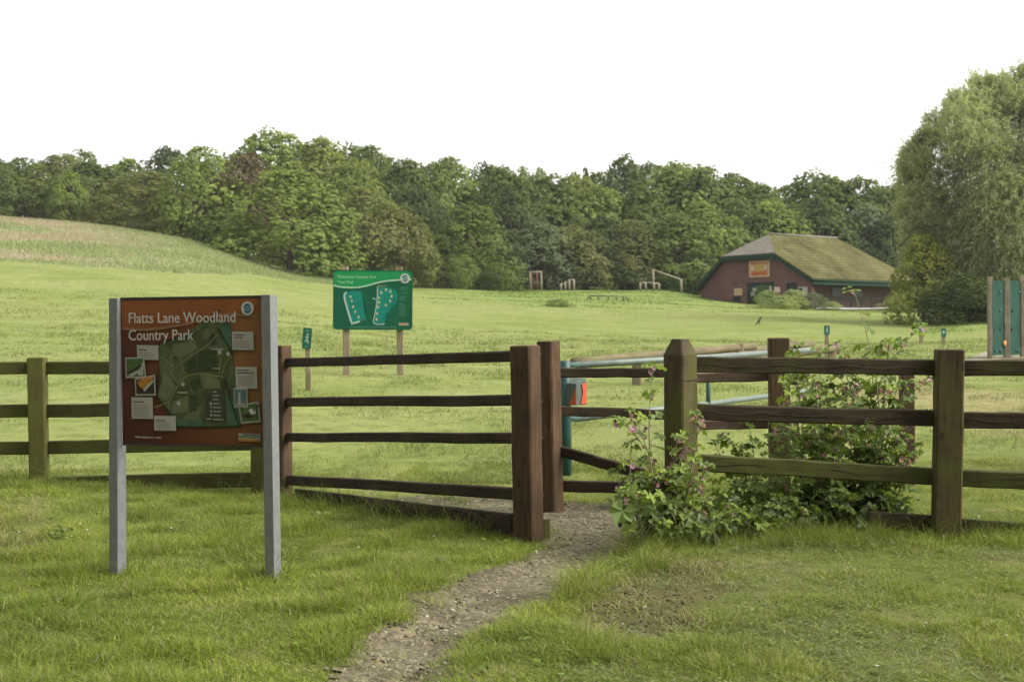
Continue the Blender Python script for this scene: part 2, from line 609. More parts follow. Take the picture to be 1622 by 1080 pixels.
m, nt, bs, nd, lk = new_mat('ground_grass')
at_ = N(nt, 'ShaderNodeAttribute'); at_.attribute_name = 'Col'
geo = N(nt, 'ShaderNodeNewGeometry')
f1 = noise(nt, 3.2, 7, mapping(nt, geo.outputs['Position'], (1, 1, .2)), .68)
f2 = noise(nt, .55, 4, geo.outputs['Position'], .6)
c = mixc(nt, 1.0, at_.outputs['Color'], ramp(nt, f1, [(.28, (.52, .57, .46)), (.46, (1, 1, 1)), (.74, (1.3, 1.26, 1.25))]), 'MULTIPLY')
c = mixc(nt, 1.0, c, ramp(nt, f2, [(.3, (.86, .9, .82)), (.7, (1.1, 1.07, 1.08))]), 'MULTIPLY')
lk.new(c, bs.inputs['Base Color']); bs.inputs['Roughness'].default_value = .95; bs.inputs['Specular IOR Level'].default_value = .05
bump(nt, bs, f1, .8, .06)
link('ground', me, m, smooth=True)['kind'] = 'structure'

# ------------------------------------------------------------------ the trodden path: its own sheet 4 mm above the ground
px_ = np.arange(-2.6, 2.6, .05); py_ = np.arange(3.6, 12.6, .05)
PX, PY = np.meshgrid(px_, py_)
sd = path_sd(PX, PY)
PZ = h(PX, PY) - .045 * sstep(.1, -.25, sd) + .006 + (fbm(PX * 9, PY * 9, 3) - .5) * .022
iq = np.arange(PX.size).reshape(PX.shape)
keep = (sd[:-1, :-1] < .06)
pq = np.stack([iq[:-1, :-1], iq[:-1, 1:], iq[1:, 1:], iq[1:, :-1]], -1)[keep]
used, inv = np.unique(pq.ravel(), return_inverse=True)
pv = np.stack([PX, PY, PZ], -1).reshape(-1, 3)[used]
me = np_mesh('path', pv, inv, 4)
m, nt, bs, nd, lk = new_mat('path_gravel')
geo = N(nt, 'ShaderNodeNewGeometry')
vor = N(nt, 'ShaderNodeTexVoronoi'); vor.inputs['Scale'].default_value = 42; lk.new(geo.outputs['Position'], vor.inputs['Vector'])
n1 = noise(nt, 2.2, 5, geo.outputs['Position'], .65); n2 = noise(nt, 60, 3, geo.outputs['Position'], .6)
c = ramp(nt, n1, [(.3, (.066, .058, .037)), (.5, (.115, .102, .066)), (.72, (.17, .153, .104))])
bw = N(nt, 'ShaderNodeRGBToBW'); lk.new(vor.outputs['Color'], bw.inputs[0])
c = mixc(nt, .8, c, ramp(nt, bw.outputs[0], [(.2, (.55, .53, .5)), (.6, (1.05, 1, .95)), (.9, (1.7, 1.65, 1.6))]), 'MULTIPLY')
lk.new(c, bs.inputs['Base Color']); bs.inputs['Roughness'].default_value = .9; bs.inputs['Specular IOR Level'].default_value = .15
hh = N(nt, 'ShaderNodeMath', operation='ADD'); lk.new(bw.outputs[0], hh.inputs[0]); lk.new(n2, hh.inputs[1])
bump(nt, bs, hh.outputs[0], .9, .012)
link('path', me, m, smooth=True)['kind'] = 'structure'

# ------------------------------------------------------------------ loose stones and bark chips on the path (nobody could count them)
rng = np.random.RandomState(5)


def scatter_stones(name, n, xr, yr, accept, smin, smax, cols, mat, zoff=0.0, flatk=.55, power=2.5):
    x = rng.uniform(*xr, n); y = rng.uniform(*yr, n)
    k = accept(x, y); x = x[k]; y = y[k]; n = len(x)
    s = smin + (smax - smin) * rng.rand(n) ** power
    base = np.array([(1, 0, 0), (0, 1, 0), (-1, 0, 0), (0, -1, 0), (0, 0, 1), (0, 0, -.6), (.62, .62, .55), (-.62, .6, .5), (-.6, -.62, .55), (.6, -.6, .5)])
    fc = np.array([(0, 6, 4), (6, 1, 4), (1, 7, 4), (7, 2, 4), (2, 8, 4), (8, 3, 4), (3, 9, 4), (9, 0, 4),
                   (6, 0, 5), (1, 6, 5), (7, 1, 5), (2, 7, 5), (8, 2, 5), (3, 8, 5), (9, 3, 5), (0, 9, 5)])
    V = base[None] * (1 + rng.uniform(-.3, .3, (n, 10, 1)))
    V = V * (s[:, None, None] * np.stack([np.ones(n), rng.uniform(.5, .95, n), rng.uniform(.3, .7, n) * flatk / .55], -1)[:, None, :])
    a = rng.uniform(0, 6.28, n); ca, sa = np.cos(a)[:, None], np.sin(a)[:, None]
    X = V[..., 0] * ca - V[..., 1] * sa; Y = V[..., 0] * sa + V[..., 1] * ca
    tilt = rng.uniform(-.4, .4, n)[:, None]
    Z = V[..., 2] + X * tilt
    z0 = h(x, y) - .045 * sstep(.1, -.25, path_sd(x, y)) + zoff
    P = np.stack([X + x[:, None], Y + y[:, None], Z + z0[:, None] + s[:, None] * .1], -1).reshape(-1, 3)
    Fq = (fc[None] + (np.arange(n) * 10)[:, None, None]).reshape(-1)
    ci = np.array(cols)[rng.randint(0, len(cols), n)] * rng.uniform(.75, 1.25, (n, 1))
    C4 = np.concatenate([np.repeat(ci, 10, 0), np.ones((n * 10, 1))], 1)
    me = np_mesh(name, P, Fq, 3, {'Col': ('POINT', 'FLOAT_COLOR', C4)})
    o = link(name, me, mat)
    return o


m, nt, bs, nd, lk = new_mat('stone')
at_ = N(nt, 'ShaderNodeAttribute'); at_.attribute_name = 'Col'
lk.new(at_.outputs['Color'], bs.inputs['Base Color']); bs.inputs['Roughness'].default_value = .85; bs.inputs['Specular IOR Level'].default_value = .2
STONE = m
o = scatter_stones('gravel', 70000, (-2.2, 2.2), (4.4, 12.3), lambda x, y: path_sd(x, y) + rng.uniform(-.12, .1, len(x)) < .0, .004, .019,
                   [(.12, .105, .068), (.19, .175, .12), (.06, .05, .032), (.3, .28, .21), (.17, .148, .095), (.085, .074, .048)], STONE)
tag(o, 'loose brown gravel and bark chips strewn along the trodden path', 'gravel', kind='stuff')


def clods_ok(x, y):
    return bare_m(x, y) + rng.uniform(-.35, .2, len(x)) > .55


o = scatter_stones('soil_clods', 8000, (.2, 2.6), (5.6, 9), clods_ok, .003, .016, [(.06, .045, .024), (.09, .072, .038), (.13, .115, .06), (.13, .14, .055)], STONE, .0, .8, 3)
tag(o, 'crumbled dark soil clods on the bare patch beside the path', 'soil', kind='stuff')


# ------------------------------------------------------------------ grass blades
def blades(name, x, y, hgt, wid, col, lean, mat, curl=.5, zoff=None, seg=3, lie=None):
    n = len(x)
    a = rng.uniform(0, 2 * np.pi, n)                       # direction of lean
    ca, sa = np.cos(a), np.sin(a)
    f = rng.uniform(0, 2 * np.pi, n)                       # facing of the blade
    fx, fy = np.cos(f), np.sin(f)
    z0 = h(x, y) - .045 * sstep(.1, -.25, path_sd(x, y) if zoff is None else np.full(n, 9.)) - .005
    ts = np.linspace(0, 1, seg + 1)
    rows = []
    for i, t in enumerate(ts):
        out = lean * (t * (1 - curl) + t * t * curl * 1.6) * hgt
        zz = hgt * (t - .35 * np.minimum(lean, 1.4) * t * t)
        if lie is not None: zz = zz * (1 - lie) + lie * (.012 + .02 * np.sin(t * 3.1) * rng.rand(n))
        px, py, pz = x + ca * out, y + sa * out, z0 + zz
        w = wid * (1 - t) ** .6 * .5
        if i < seg:
            rows.append(np.stack([px - fx * w, py - fy * w, pz], -1)); rows.append(np.stack([px + fx * w, py + fy * w, pz], -1))
        else:
            rows.append(np.stack([px, py, pz], -1))
    nv = 2 * seg + 1
    P = np.stack(rows, 1).reshape(-1, 3)
    loc, per = [], []
    for i in range(seg - 1):
        loc += [2 * i, 2 * i + 1, 2 * i + 3, 2 * i + 2]; per.append(4)
    loc += [2 * seg - 2, 2 * seg - 1, 2 * seg]; per.append(3)
    fl = (np.array(loc)[None] + (np.arange(n) * nv)[:, None]).ravel()
    C = np.repeat(col[:, None, :], nv, 1)
    C4 = np.concatenate([C, np.ones((n, nv, 1))], -1).reshape(-1, 4)
    me = np_mesh(name, P, fl, np.tile(per, n), {'Col': ('POINT', 'FLOAT_COLOR', C4)})
    return link(name, me, mat)


GRASS = blade_mat('grass_blade', .32)


def wedge(n, y0, y1, k, pad, power=1.0):
    y = y0 + (y1 - y0) * rng.rand(n) ** power
    half = k * y + pad
    return rng.uniform(-1, 1, n) * half, y


# near turf, shaggy and uneven
NB = 700000
x, y = wedge(NB, 3.9, 13.6, .44, 2.0, 1.15)
sdp = path_sd(x, y); bare = bare_m(x, y); fd = fence_d(x, y)
tuft = fbm(x * 3.1, y * 3.1, 3); big = fbm(x * .8 + 7, y * .8, 3)
c_ = pxcol(x, y)
edge_r = sstep(.5, .1, sdp) * (sdp > .02) * sstep(0, .4, x - .1) * sstep(6.2, 7.2, y)       # lush fringe right of the path
under = sstep(.6, .1, fd)
right = sstep(.3, 1.6, x) * sstep(9.2, 8.2, y)                                   # mown, weedy turf on the right
front = y < 9.2
prob = .68 + .95 * (tuft - .38) - .62 * bare
prob = np.where(sdp < 0, prob * sstep(-.14, .0, sdp) * .4 + .05 * (tuft > .6), prob) + .5 * under + .5 * edge_r
prob -= .12 * right
beyond = sstep(-.1, .6, y - np.interp(x, [-6, -4.4, -2.2, 0, 1.2, 3, 8], [12.4, 12.4, 11.7, 9.6, 9.8, 9.6, 9.6]))
prob -= .12 * beyond
k = (rng.rand(NB) < np.clip(prob, 0, 1))
x, y, sdp, tuft, big, edge_r, under, right, bare, beyond, c_ = [v[k] for v in (x, y, sdp, tuft, big, edge_r, under, right, bare, beyond, c_)]
n = len(x)
hg = (.02 + .078 * sstep(.35, .72, tuft) + .022 * rng.rand(n)) * (.7 + .65 * big)
hg *= 1 - .45 * right - .45 * beyond * (1 - under)
hg = hg * (1 + 1.9 * edge_r * rng.rand(n)) + under * (.05 + .07 * (x > .8)) * rng.rand(n) ** 1.5
hg *= np.where(sdp < .05, .6, 1)
wd = .0034 + .0026 * rng.rand(n) + .002 * (rng.rand(n) < .12)
ln = rng.uniform(.15, 1.5, n)
g1, g2, g3, g4 = lin(.245, .3, .045), lin(.13, .178, .026), lin(.265, .285, .09), lin(.36, .31, .17)
t1 = np.clip(fbm(x * 1.6 + 2, y * 1.6, 3) * 1.9 - .5 + rng.uniform(-.35, .35, n), 0, 1)
colr = mixn(np.broadcast_to(g2, (n, 3)), np.broadcast_to(g1, (n, 3)), t1)
colr = mixn(colr, np.broadcast_to(g3, (n, 3)), (.35 * right + .65 * beyond) * rng.rand(n) + .15 * (big > .55))
dead = (rng.rand(n) < .07 + .5 * bare + .06 * right)
colr[dead] = g4 * rng.uniform(.6, 1.1, (dead.sum(), 1))
colr *= rng.uniform(.78, 1.22, (n, 1))
o = blades('grass', x, y, hg, wd, colr, ln, GRASS)
tag(o, 'shaggy green turf growing either side of the path', 'grass', kind='stuff')

# long flowering stalks and seeding grass along the fence feet
x, y = wedge(60000, 7.5, 13.2, .43, .6)
fd = fence_d(x, y); clump = fbm(x * 2.6 + 40, y * 2.6, 3)
fd = np.minimum(fd, .12 + np.hypot((x - 1.35) / 1.3, (y - 8.75) / .22) * .25)          # rank grass before the mallows
k = rng.rand(len(x)) < sstep(.42, .02, fd) * sstep(.36, .6, clump) * .85
x, y = x[k], y[k]; k = path_sd(x, y) > .08; x, y = x[k], y[k]; n = len(x)
colr = mixn(np.broadcast_to(lin(.1, .15, .02), (n, 3)), np.broadcast_to(lin(.2, .2, .08), (n, 3)), rng.rand(n) ** 2) * rng.uniform(.75, 1.2, (n, 1))
o = blades('long_grass', x, y, rng.uniform(.12, .34, n), .003 + .003 * rng.rand(n), colr, rng.uniform(.2, 1.0, n), GRASS, .7)
tag(o, 'long uncut grass standing along the feet of the fences', 'grass', kind='stuff')

# cut grass lying on the right-hand turf
x, y = wedge(90000, 4.2, 9.4, .44, 1.6)
k = (x > .1 + .15 * (y - 5)) & (path_sd(x, y) > .05) & (rng.rand(len(x)) < .12 + .8 * sstep(.42, .6, fbm(x * 2, y * 2 + 3, 3)) + .22 * bare_m(x, y))
x, y = x[k], y[k]; n = len(x)
cc = np.array([(.23, .27, .12), (.29, .29, .16), (.17, .22, .08), (.14, .11, .055)])[rng.randint(0, 4, n)] * rng.uniform(.7, 1.1, (n, 1))
o = blades('grass_clippings', x, y, rng.uniform(.03, .08, n), .003 + .003 * rng.rand(n), cc, rng.uniform(.9, 1.5, n), GRASS, .2, lie=np.full(n, .85))
tag(o, 'pale cut grass lying over the turf right of the path', 'grass clippings', kind='stuff')

# mown field beyond the fence
NBF = 330000
x, y = wedge(NBF, 12.5, 60, .46, 2.6, 2.1)
tf = fbm(x * 1.1 + 3, y * 1.1, 4); bl = fbm(x * .25, y * .4 + 6, 3)
k = rng.rand(NBF) < np.clip(.30 + 2.2 * (tf - .45), .05, 1)
x, y, tf, bl = x[k], y[k], tf[k], bl[k]; n = len(x)
gcx = ground_colour(x, np.maximum(y, 21)) * rng.uniform(.72, 1.2, (n, 1))
gcx = mixn(gcx, np.broadcast_to(lin(.085, .125, .022), (n, 3)), .28 * sstep(.46, .64, tf) * rng.rand(n))
hay = rng.rand(n) < .2
gcx[hay] = lin(.3, .28, .14) * rng.uniform(.7, 1.05, (hay.sum(), 1))
hg = np.where(hay, .03, .03 + .10 * sstep(.42, .7, tf) * rng.rand(n)) * np.clip(y / 18, 1, 1.8)
o = blades('field_grass', x, y, hg, .007 * np.clip(y / 14, 1, 3.2) * rng.uniform(.6, 1.2, n), gcx, rng.uniform(.3, 1.6, n), GRASS, zoff=1, seg=2)
tag(o, 'short pale mown grass covering the field beyond the fence', 'grass', kind='stuff')

# unmown meadow on the hill at the left
x = rng.uniform(-75, -8, 130000); y = rng.uniform(74, 128, 130000)
k = meadow_m(x, y) > .5; x, y = x[k], y[k]; n = len(x)
tt = sstep(.38, .62, fbm(x * .09, y * .3 + 9, 3)) * sstep(380, 60, pxcol(x, y))
colr = mixn(np.broadcast_to(lin(.2, .24, .1), (n, 3)), np.broadcast_to(lin(.31, .27, .18), (n, 3)), np.clip(tt + rng.uniform(-.3, .3, n), 0, 1)) * rng.uniform(.8, 1.2, (n, 1))
o = blades('meadow_grass', x, y, rng.uniform(.12, .34, n) * (.5 + 1.0 * fbm(x * .3, y * .3, 2)), rng.uniform(.03, .06, n), colr, rng.uniform(.1, .7, n), GRASS, zoff=1, seg=2)
tag(o, 'tall straw and pinkish seeding meadow grass on the hill at the left', 'grass', kind='stuff')

# rough bright-green grass on the banks beyond
x = rng.uniform(-20, 60, 200000); y = rng.uniform(66, 146, 200000)
k = (rng.rand(len(x)) < lush_m(x, y) * .8 * sstep(.4, .6, fbm(x * .25, y * .5, 3))) & (np.abs(x) < .44 * y)
x, y = x[k], y[k]; n = len(x)
colr = np.broadcast_to(lin(.145, .19, .052), (n, 3)) * rng.uniform(.8, 1.15, (n, 1))
o = blades('bank_grass', x, y, rng.uniform(.06, .17, n), rng.uniform(.05, .09, n), colr, rng.uniform(.4, 1.4, n), GRASS, zoff=1, seg=2)
tag(o, 'rough bright green grass on the banks in front of the pavilion', 'grass', kind='stuff')


# broad weeds and clover leaves in the turf
def weed_leaves(name, n, xr, yr, acc, smin, smax, cols, lab, cat, up=.02, mat=None):
    x = rng.uniform(*xr, n); y = rng.uniform(*yr, n); k = acc(x, y); x = x[k]; y = y[k]; n = len(x)
    s = rng.uniform(smin, smax, n); a = rng.uniform(0, 6.28, n); tl = rng.uniform(.05, .7, n)
    ca, sa = np.cos(a), np.sin(a)
    prof = [(0, 0), (.45, .38), (.95, .42), (1.35, 0), (.95, -.42), (.45, -.38)]
    z0 = h(x, y) + up * rng.rand(n)
    P = []
    for (u, v) in prof:
        bx, by = u * s, v * s
        P.append(np.stack([x + ca * bx - sa * by, y + sa * bx + ca * by, z0 + bx * tl - .35 * u * u * s * tl], -1))
    P = np.stack(P, 1).reshape(-1, 3)
    fl = (np.arange(6)[None] + (np.arange(n) * 6)[:, None]).ravel()
    cc = np.array(cols)[rng.randint(0, len(cols), n)] * rng.uniform(.75, 1.25, (n, 1))
    C4 = np.concatenate([np.repeat(cc, 6, 0), np.ones((n * 6, 1))], 1)
    o = link(name, np_mesh(name, P, fl, 6, {'Col': ('POINT', 'FLOAT_COLOR', C4)}), mat or GRASS)
    return tag(o, lab, cat, kind='stuff')


weed_leaves('clover', 26000, (.4, 4.6), (4.4, 9.2),
            lambda x, y: (x > .25 * (y - 4)) & (path_sd(x, y) > .1) & (rng.rand(len(x)) < sstep(.4, .58, fbm(x * 1.9 + 60, y * 1.9, 3))) & (rng.rand(len(x)) > bare_m(x, y)),
            .007, .021, [(.12, .17, .035), (.09, .135, .03), (.16, .2, .06)], 'low clover and weed leaves in the turf right of the path', 'clover', .04)
weed_leaves('plantain', 5200, (-5, 0.5), (4.4, 11.8),
            lambda x, y: (path_sd(x, y) > .1) & (rng.rand(len(x)) < sstep(.55, .68, fbm(x * 1.5 + 90, y * 1.5, 3))),
            .012, .04, [(.1, .155, .025), (.13, .19, .03)], 'broad weed leaves scattered in the turf left of the path', 'weeds', .03)
PETAL = blade_mat('pale_petal', .2)
weed_leaves('white_clover_flowers', 4200, (-4.6, 4.6), (4.6, 10.5),
            lambda x, y: (path_sd(x, y) > .15) & (rng.rand(len(x)) < np.where(x > .5, .03, .01 + .5 * sstep(1, .3, np.hypot((x + 3.2) / 1.1, (y - 9.6) / .8)))),
            .008, .02, [(.55, .56, .5), (.45, .47, .4)], 'small white flower heads and pale litter dotted in the turf', 'flowers', .06, PETAL)
# ------------------------------------------------------------------ timber
W_RED_X = wood('creosoted_rail', (.02, .013, .007), (.054, .036, .021), .24, 'x', (.05, .045, .018))
W_RED_Z = wood('creosoted_post', (.04, .025, .013), (.122, .076, .044), .2, 'z', (.06, .05, .02))
W_MOSS_X = wood('mossy_rail', (.035, .027, .013), (.09, .07, .032), .72, 'x')
W_MOSS_Z = wood('mossy_post', (.045, .035, .016), (.12, .09, .04), .78, 'z', (.085, .09, .02))
W_OLD_X = wood('old_rail', (.024, .017, .011), (.07, .049, .03), .35, 'x', (.06, .06, .018))
W_OLD_Z = wood('old_post', (.04, .028, .015), (.105, .076, .043), .5, 'z', (.085, .09, .02))
WIRE = plain('rusty_wire', (.03, .022, .018), .6, .3, 40)


class Fence:
    def __init__(s, name, at_px, label, cat='fence', group=None):
        x, y = flat(*at_px)
        s.root = empty(name, (x, y, hf(x, y)), label, cat, group); s.seed = len(label)

    def post(s, px, py_top, py_foot, a, b, rot, mat, top=None, px_top=None, Y=None, name='post'):
        """post with foot at image point (px, py_foot) and top at row py_top"""
        s.seed += 1
        if Y is None:
            x, y = flat(px, py_foot)
        else:
            p = at(px, py_foot, Y); x, y = p.x, p.y
        p0 = Vector((x, y, hf(x, y) - .12))
        pt = at(px if px_top is None else px_top, py_top, y)
        cap = {'ridge': .07, 'pyramid': .115, 'flat': .008, None: 0}[top]
        pt = pt - (pt - p0).normalized() * cap
        me = beam_mesh(name, (pt - p0).length, a, b, 'z', .012, 8, .0025, s.seed, top)
        return link(name, me, mat, s.root, frame_post(p0, pt, R(-rot)))

    def rail(s, p0, p1, hgt, dep, mat, name='rail', sag=0, seg=10, jit=.003):
        s.seed += 1
        me = beam_mesh(name, (p1 - p0).length, dep, hgt, 'x', .009, seg, jit, s.seed)
        return link(name, me, mat, s.root, frame_x(p0, p1))


def pt(px, py, Y):
    return at(px, py, Y)


YL1, YL2 = FPG['L1'][1], FPG['L2'][1]
YM, YG = FPG['M1'][1], FPG['G'][1]
YC, YR = FPG['C'][1], FPG['R1'][1]
YB = FPG['B1'][1]

# --- left fence: two bays in view
f = Fence('post_and_rail_fence', (63, 767), 'mossy green post and rail fence behind the orange map board, running off to the left')
f.post(63, 566, 767, .17, .15, -4, W_MOSS_Z, 'flat', 59)
f.post(413, 560, 778, .15, .15, 10, W_MOSS_Z, 'flat', 410)
f.post(-330, 570, 755, .17, .15, -4, W_MOSS_Z, 'flat', -334)
for (ya, yb, yc, hh) in ((584, 582.5, 581, 20), (652, 650.5, 646, 21), (712, 709, 702, 21)):
    t = hh * YL1 / F
    f.rail(pt(-340, ya, YL1 + .06), pt(62, yb, YL1 + .06), t, .045, W_MOSS_X)
    f.rail(pt(62, yb, YL1 + .06), pt(414, yc, YL2 + .06), t, .045, W_MOSS_X)
f.rail(pt(-340, 772, YL1 + .1), pt(55, 770, YL1 + .1), .15, .04, W_MOSS_X, 'gravel_board')
f.rail(pt(70, 766, YL1 + .1), pt(408, 759, YL2 + .08), .15, .04, W_MOSS_X, 'gravel_board')

# --- middle panel: ends at the gate post
f = Fence('entrance_fence', (452, 784), 'dark brown four-rail fence panel between the map board and the gap, ending at the path')
f.post(451, 547, 784, .105, .13, 40, W_RED_Z, 'flat', 449)
f.post(838, 547, 860, .17, .165, 32, W_RED_Z, 'flat', 832)
for (ya, yb, tm) in ((574, 565, .082), (636, 634, .084), (692, 694, .082), (760, 781, .09)):
    f.rail(pt(455, ya, YM - .02), pt(816, yb, YG + .08), tm, .05, W_RED_X)
f.rail(pt(470, 788, YM - .1), pt(812, 832, YG + .05), .17, .045, W_RED_X, 'gravel_board')
box('board_peg', pt(864, 843, YG + .12), .05, .05, .2, W_MOSS_Z, f.root, R(30))
for yy in (560, 635, 693, 785):            # binding wire round the gate post
    c = pt(833 + (yy - 547) * .018, yy, YG); r = .118
    ring = []
    for k in range(9):
        w = R(-32) + math.pi / 4 + k * math.pi / 4
        rr = r * (1.02 if k % 2 == 0 else .735)
        ring.append(c + Vector((math.cos(w) * rr, math.sin(w) * rr, .004 * math.sin(k * 2))))
    tube('wire', ring, .0022, WIRE, f.root, 5)

# --- inner barrier behind the gap
f = Fence('chicane_fence', (872, 802), 'dark brown fence behind the gap with one broken rail hanging down beside the teal post')
f.post(875, 540, 802, .155, .155, 36, W_RED_Z, 'flat', 869)
f.post(1236, 535, 796, .17, .17, 3, W_RED_Z, 'flat', 1233)
f.rail(pt(886, 590, YB + .05), pt(1078, 591, YB + .1), .083, .05, W_RED_X)
f.rail(pt(1070, 599, YB + .16), pt(1216, 596, YB + .12), .085, .05, wood('bleached_rail', (.07, .045, .032), (.16, .11, .08), .1, 'x'))
f.rail(pt(886, 650, YB + .05), pt(1078, 658, YB + .1), .083, .05, W_RED_X)
f.rail(pt(1070, 675, YB + .16), pt(1216, 671, YB + .12), .08, .05, bpy.data.materials['bleached_rail'])
f.rail(pt(886, 714, YB + .02), pt(1052, 760, YB - .5), .09, .05, W_RED_X, 'broken_rail')
f.rail(pt(886, 769, YB + .05), pt(1078, 774, YB - .1), .1, .05, W_RED_X)

me = beam_mesh('fence_stub_post', 1.28, .12, .12, 'z', .01, 6, .003, 3, 'flat')
xx, yy = flat(1437, 770)
o = link('stub_post', me, W_RED_Z, None, Matrix.Translation((xx, yy, hf(xx, yy) - .1)))
tag(o, 'short dark square post half hidden under the top rail behind the mallow', 'post')

# --- right fence
f = Fence('corner_fence', (1078, 848), 'chunky weathered three-rail fence right of the path, with a pointed corner post')
f.post(1079, 537, 848, .185, .185, 46, W_OLD_Z, 'pyramid', 1077)
f.post(1497, 553, 846, .19, .19, 9, W_OLD_Z, 'flat', 1503)
f.post(1915, 560, 854, .19, .19, 9, W_OLD_Z, 'flat', 1925)
for i, (ya, yb, yc, h1) in enumerate(((578, 583.5, 588, .118), (652, 664, 673, .12), (731, 755, 768, .125))):
    mt = W_OLD_X if i < 2 else wood('mossy_low_rail', (.03, .024, .013), (.08, .065, .032), .6, 'x')
    for (a, b) in ((pt(1103, ya, YC + .02), pt(1484, yb, YR + .05)), (pt(1518, yb + .6, YR + .05), pt(1910, yc, FPG['R2'][1] + .05))):
        f.rail(a, b, h1, .055, mt, jit=.005, seg=14)
        n = 26; rr = random.Random(i); wp = []
        for k in range(n + 1):
            p = a.lerp(b, k / n); p.z += rr.uniform(-.008, .008) + .007 * math.sin(k * .9 + i); p.y -= .034
            wp.append(p)
        tube('wire', wp, .0022, WIRE, f.root, 5)
f.rail(pt(1375, 822, YR + .07), pt(1484, 831, YR + .06), .13, .05, W_OLD_X, 'gravel_board')
f.rail(pt(1515, 833, YR + .06), pt(1910, 868, FPG['R2'][1] + .06), .13, .05, W_OLD_X, 'gravel_board')
for (cx_, ys, YY, a_, ro) in ((1079, (602,), YC, .185, 46), (1500, (585, 667, 757), YR, .19, 9)):
    for yy in ys:
        c = pt(cx_, yy, YY); ring = []
        for k in range(9):
            w = R(-ro) + math.pi / 4 + k * math.pi / 4
            rr = a_ / 2 * (1.36 if k % 2 == 0 else 1.03)
            ring.append(c + Vector((math.cos(w) * rr, math.sin(w) * rr, .003 * math.sin(k * 2))))
        tube('wire', ring, .0022, WIRE, f.root, 5)

# ------------------------------------------------------------------ teal swing barrier with its lock box
TEAL = plain('teal_paint', (.02, .062, .056), .5, .25, 9)
PALE = plain('faded_teal_paint', (.11, .142, .124), .45, .22, 6)
REDP = plain('red_paint', (.42, .055, .022), .45, .15, 12)
GREYP = plain('grey_green_steel', (.06, .085, .07), .5, .2, 12)
x0, y0 = flat(897, 757)
root = empty('swing_barrier', (x0, y0, hf(x0, y0)), 'faded teal tubular steel barrier on a teal post behind the chicane fence', 'barrier')
zt = at(897, 571, y0).z
tube('post', [Vector((x0, y0, -.1)), Vector((x0, y0, zt - .004)), Vector((x0, y0, zt))], [.056, .056, .05], TEAL, root, 14)
YA, YBq = y0 + .5, y0 + 5.6
tube('upper_pipe', [at(914, 578, YA), at(1120, 566, YA + 2.7), at(1290, 554, YBq)], .037, PALE, root, 12)
tube('lower_pipe', [at(911, 663, YA), at(1120, 640, YA + 2.7), at(1290, 618, YBq)], .035, PALE, root, 12)
tube('brace_pipe', [at(1120, 690, YA + 2.6), at(1290, 668, YBq)], .035, PALE, root, 12)
for (px_a, ya, yb, Yq) in ((1122, 563, 694, YA + 2.7),):
    tube('upright', [at(px_a, ya, Yq), at(px_a, yb, Yq)], .03, TEAL, root, 10)
tube('hinge_stub', [Vector((x0, y0, at(897, 578, y0).z)), at(916, 578, YA)], .03, TEAL, root, 10)
tube('hinge_stub', [Vector((x0, y0, at(897, 662, y0).z)), at(914, 663, YA)], .03, TEAL, root, 10)
# lock box: sloping lid, split red and grey front
c = at(911, 620, y0 - .02); sx = 34 * y0 / F; hz_ = 42 * y0 / F
Mb = Matrix.Translation(c) @ Matrix.Rotation(R(-38), 4, 'Z')
pf = [(-.085, -hz_ / 2), (.085, -hz_ / 2), (.085, hz_ / 2 - .06), (-.085, hz_ / 2)]
bm = bmesh.new(); w = .075
fa = [bm.verts.new((-w, y, z)) for y, z in ((-.085, -hz_ / 2), (.085, -hz_ / 2), (.085, hz_ / 2), (-.085, hz_ / 2 - .05))]
fb = [bm.verts.new((w, y, z)) for y, z in ((-.085, -hz_ / 2), (.085, -hz_ / 2), (.085, hz_ / 2), (-.085, hz_ / 2 - .05))]
bm.faces.new(fa); bm.faces.new(fb[::-1])
for i in range(4):
    bm.faces.new((fa[i], fa[(i + 1) % 4], fb[(i + 1) % 4], fb[i]))
lb = bm_obj('lock_box', bm, GREYP, root, Mb, .006)
lb['label'] = 'grey steel lock box with a red door'
M2 = Mb @ Matrix.Translation((w + .004, .0, -.03)) @ Matrix.Rotation(R(90), 4, 'Z')
prism('red_door', [(-.02, -hz_ / 2 + .04), (.082, -hz_ / 2 + .04), (.082, hz_ / 2 - .02), (.0, hz_ / 2 - .03), (.02, .02)], -.006, REDP, lb, M2)
M3 = Mb @ Matrix.Translation((0, -.0865, -.03))
prism('red_strip', [(-.01, -hz_ / 2 + .035), (.072, -hz_ / 2 + .035), (.072, .07), (.04, .0)], -.005, REDP, lb, M3)
# ------------------------------------------------------------------ orange map board on two steel posts
def steel_mat():
    m, nt, bs, nd, lk = new_mat('galvanised_steel')
    tc = N(nt, 'ShaderNodeTexCoord')
    v = N(nt, 'ShaderNodeTexVoronoi'); v.inputs['Scale'].default_value = 28; lk.new(tc.outputs['Object'], v.inputs['Vector'])
    bw = N(nt, 'ShaderNodeRGBToBW'); lk.new(v.outputs['Color'], bw.inputs[0])
    a = ramp(nt, bw.outputs[0], [(.2, (.165, .172, .176)), (.8, (.195, .2, .205))])
    n = noise(nt, 5, 5, mapping(nt, tc.outputs['Object'], (3, 3, .5)), .65)
    a = mixc(nt, .6, a, ramp(nt, n, [(.35, (.82, .84, .8)), (.65, (1.1, 1.1, 1.1))]), 'MULTIPLY')
    lk.new(a, bs.inputs['Base Color']); bs.inputs['Roughness'].default_value = .55; bs.inputs['Metallic'].default_value = .25
    return m


STEEL = steel_mat()
BOARD_ROT = R(14)                           # right-hand end nearer the road


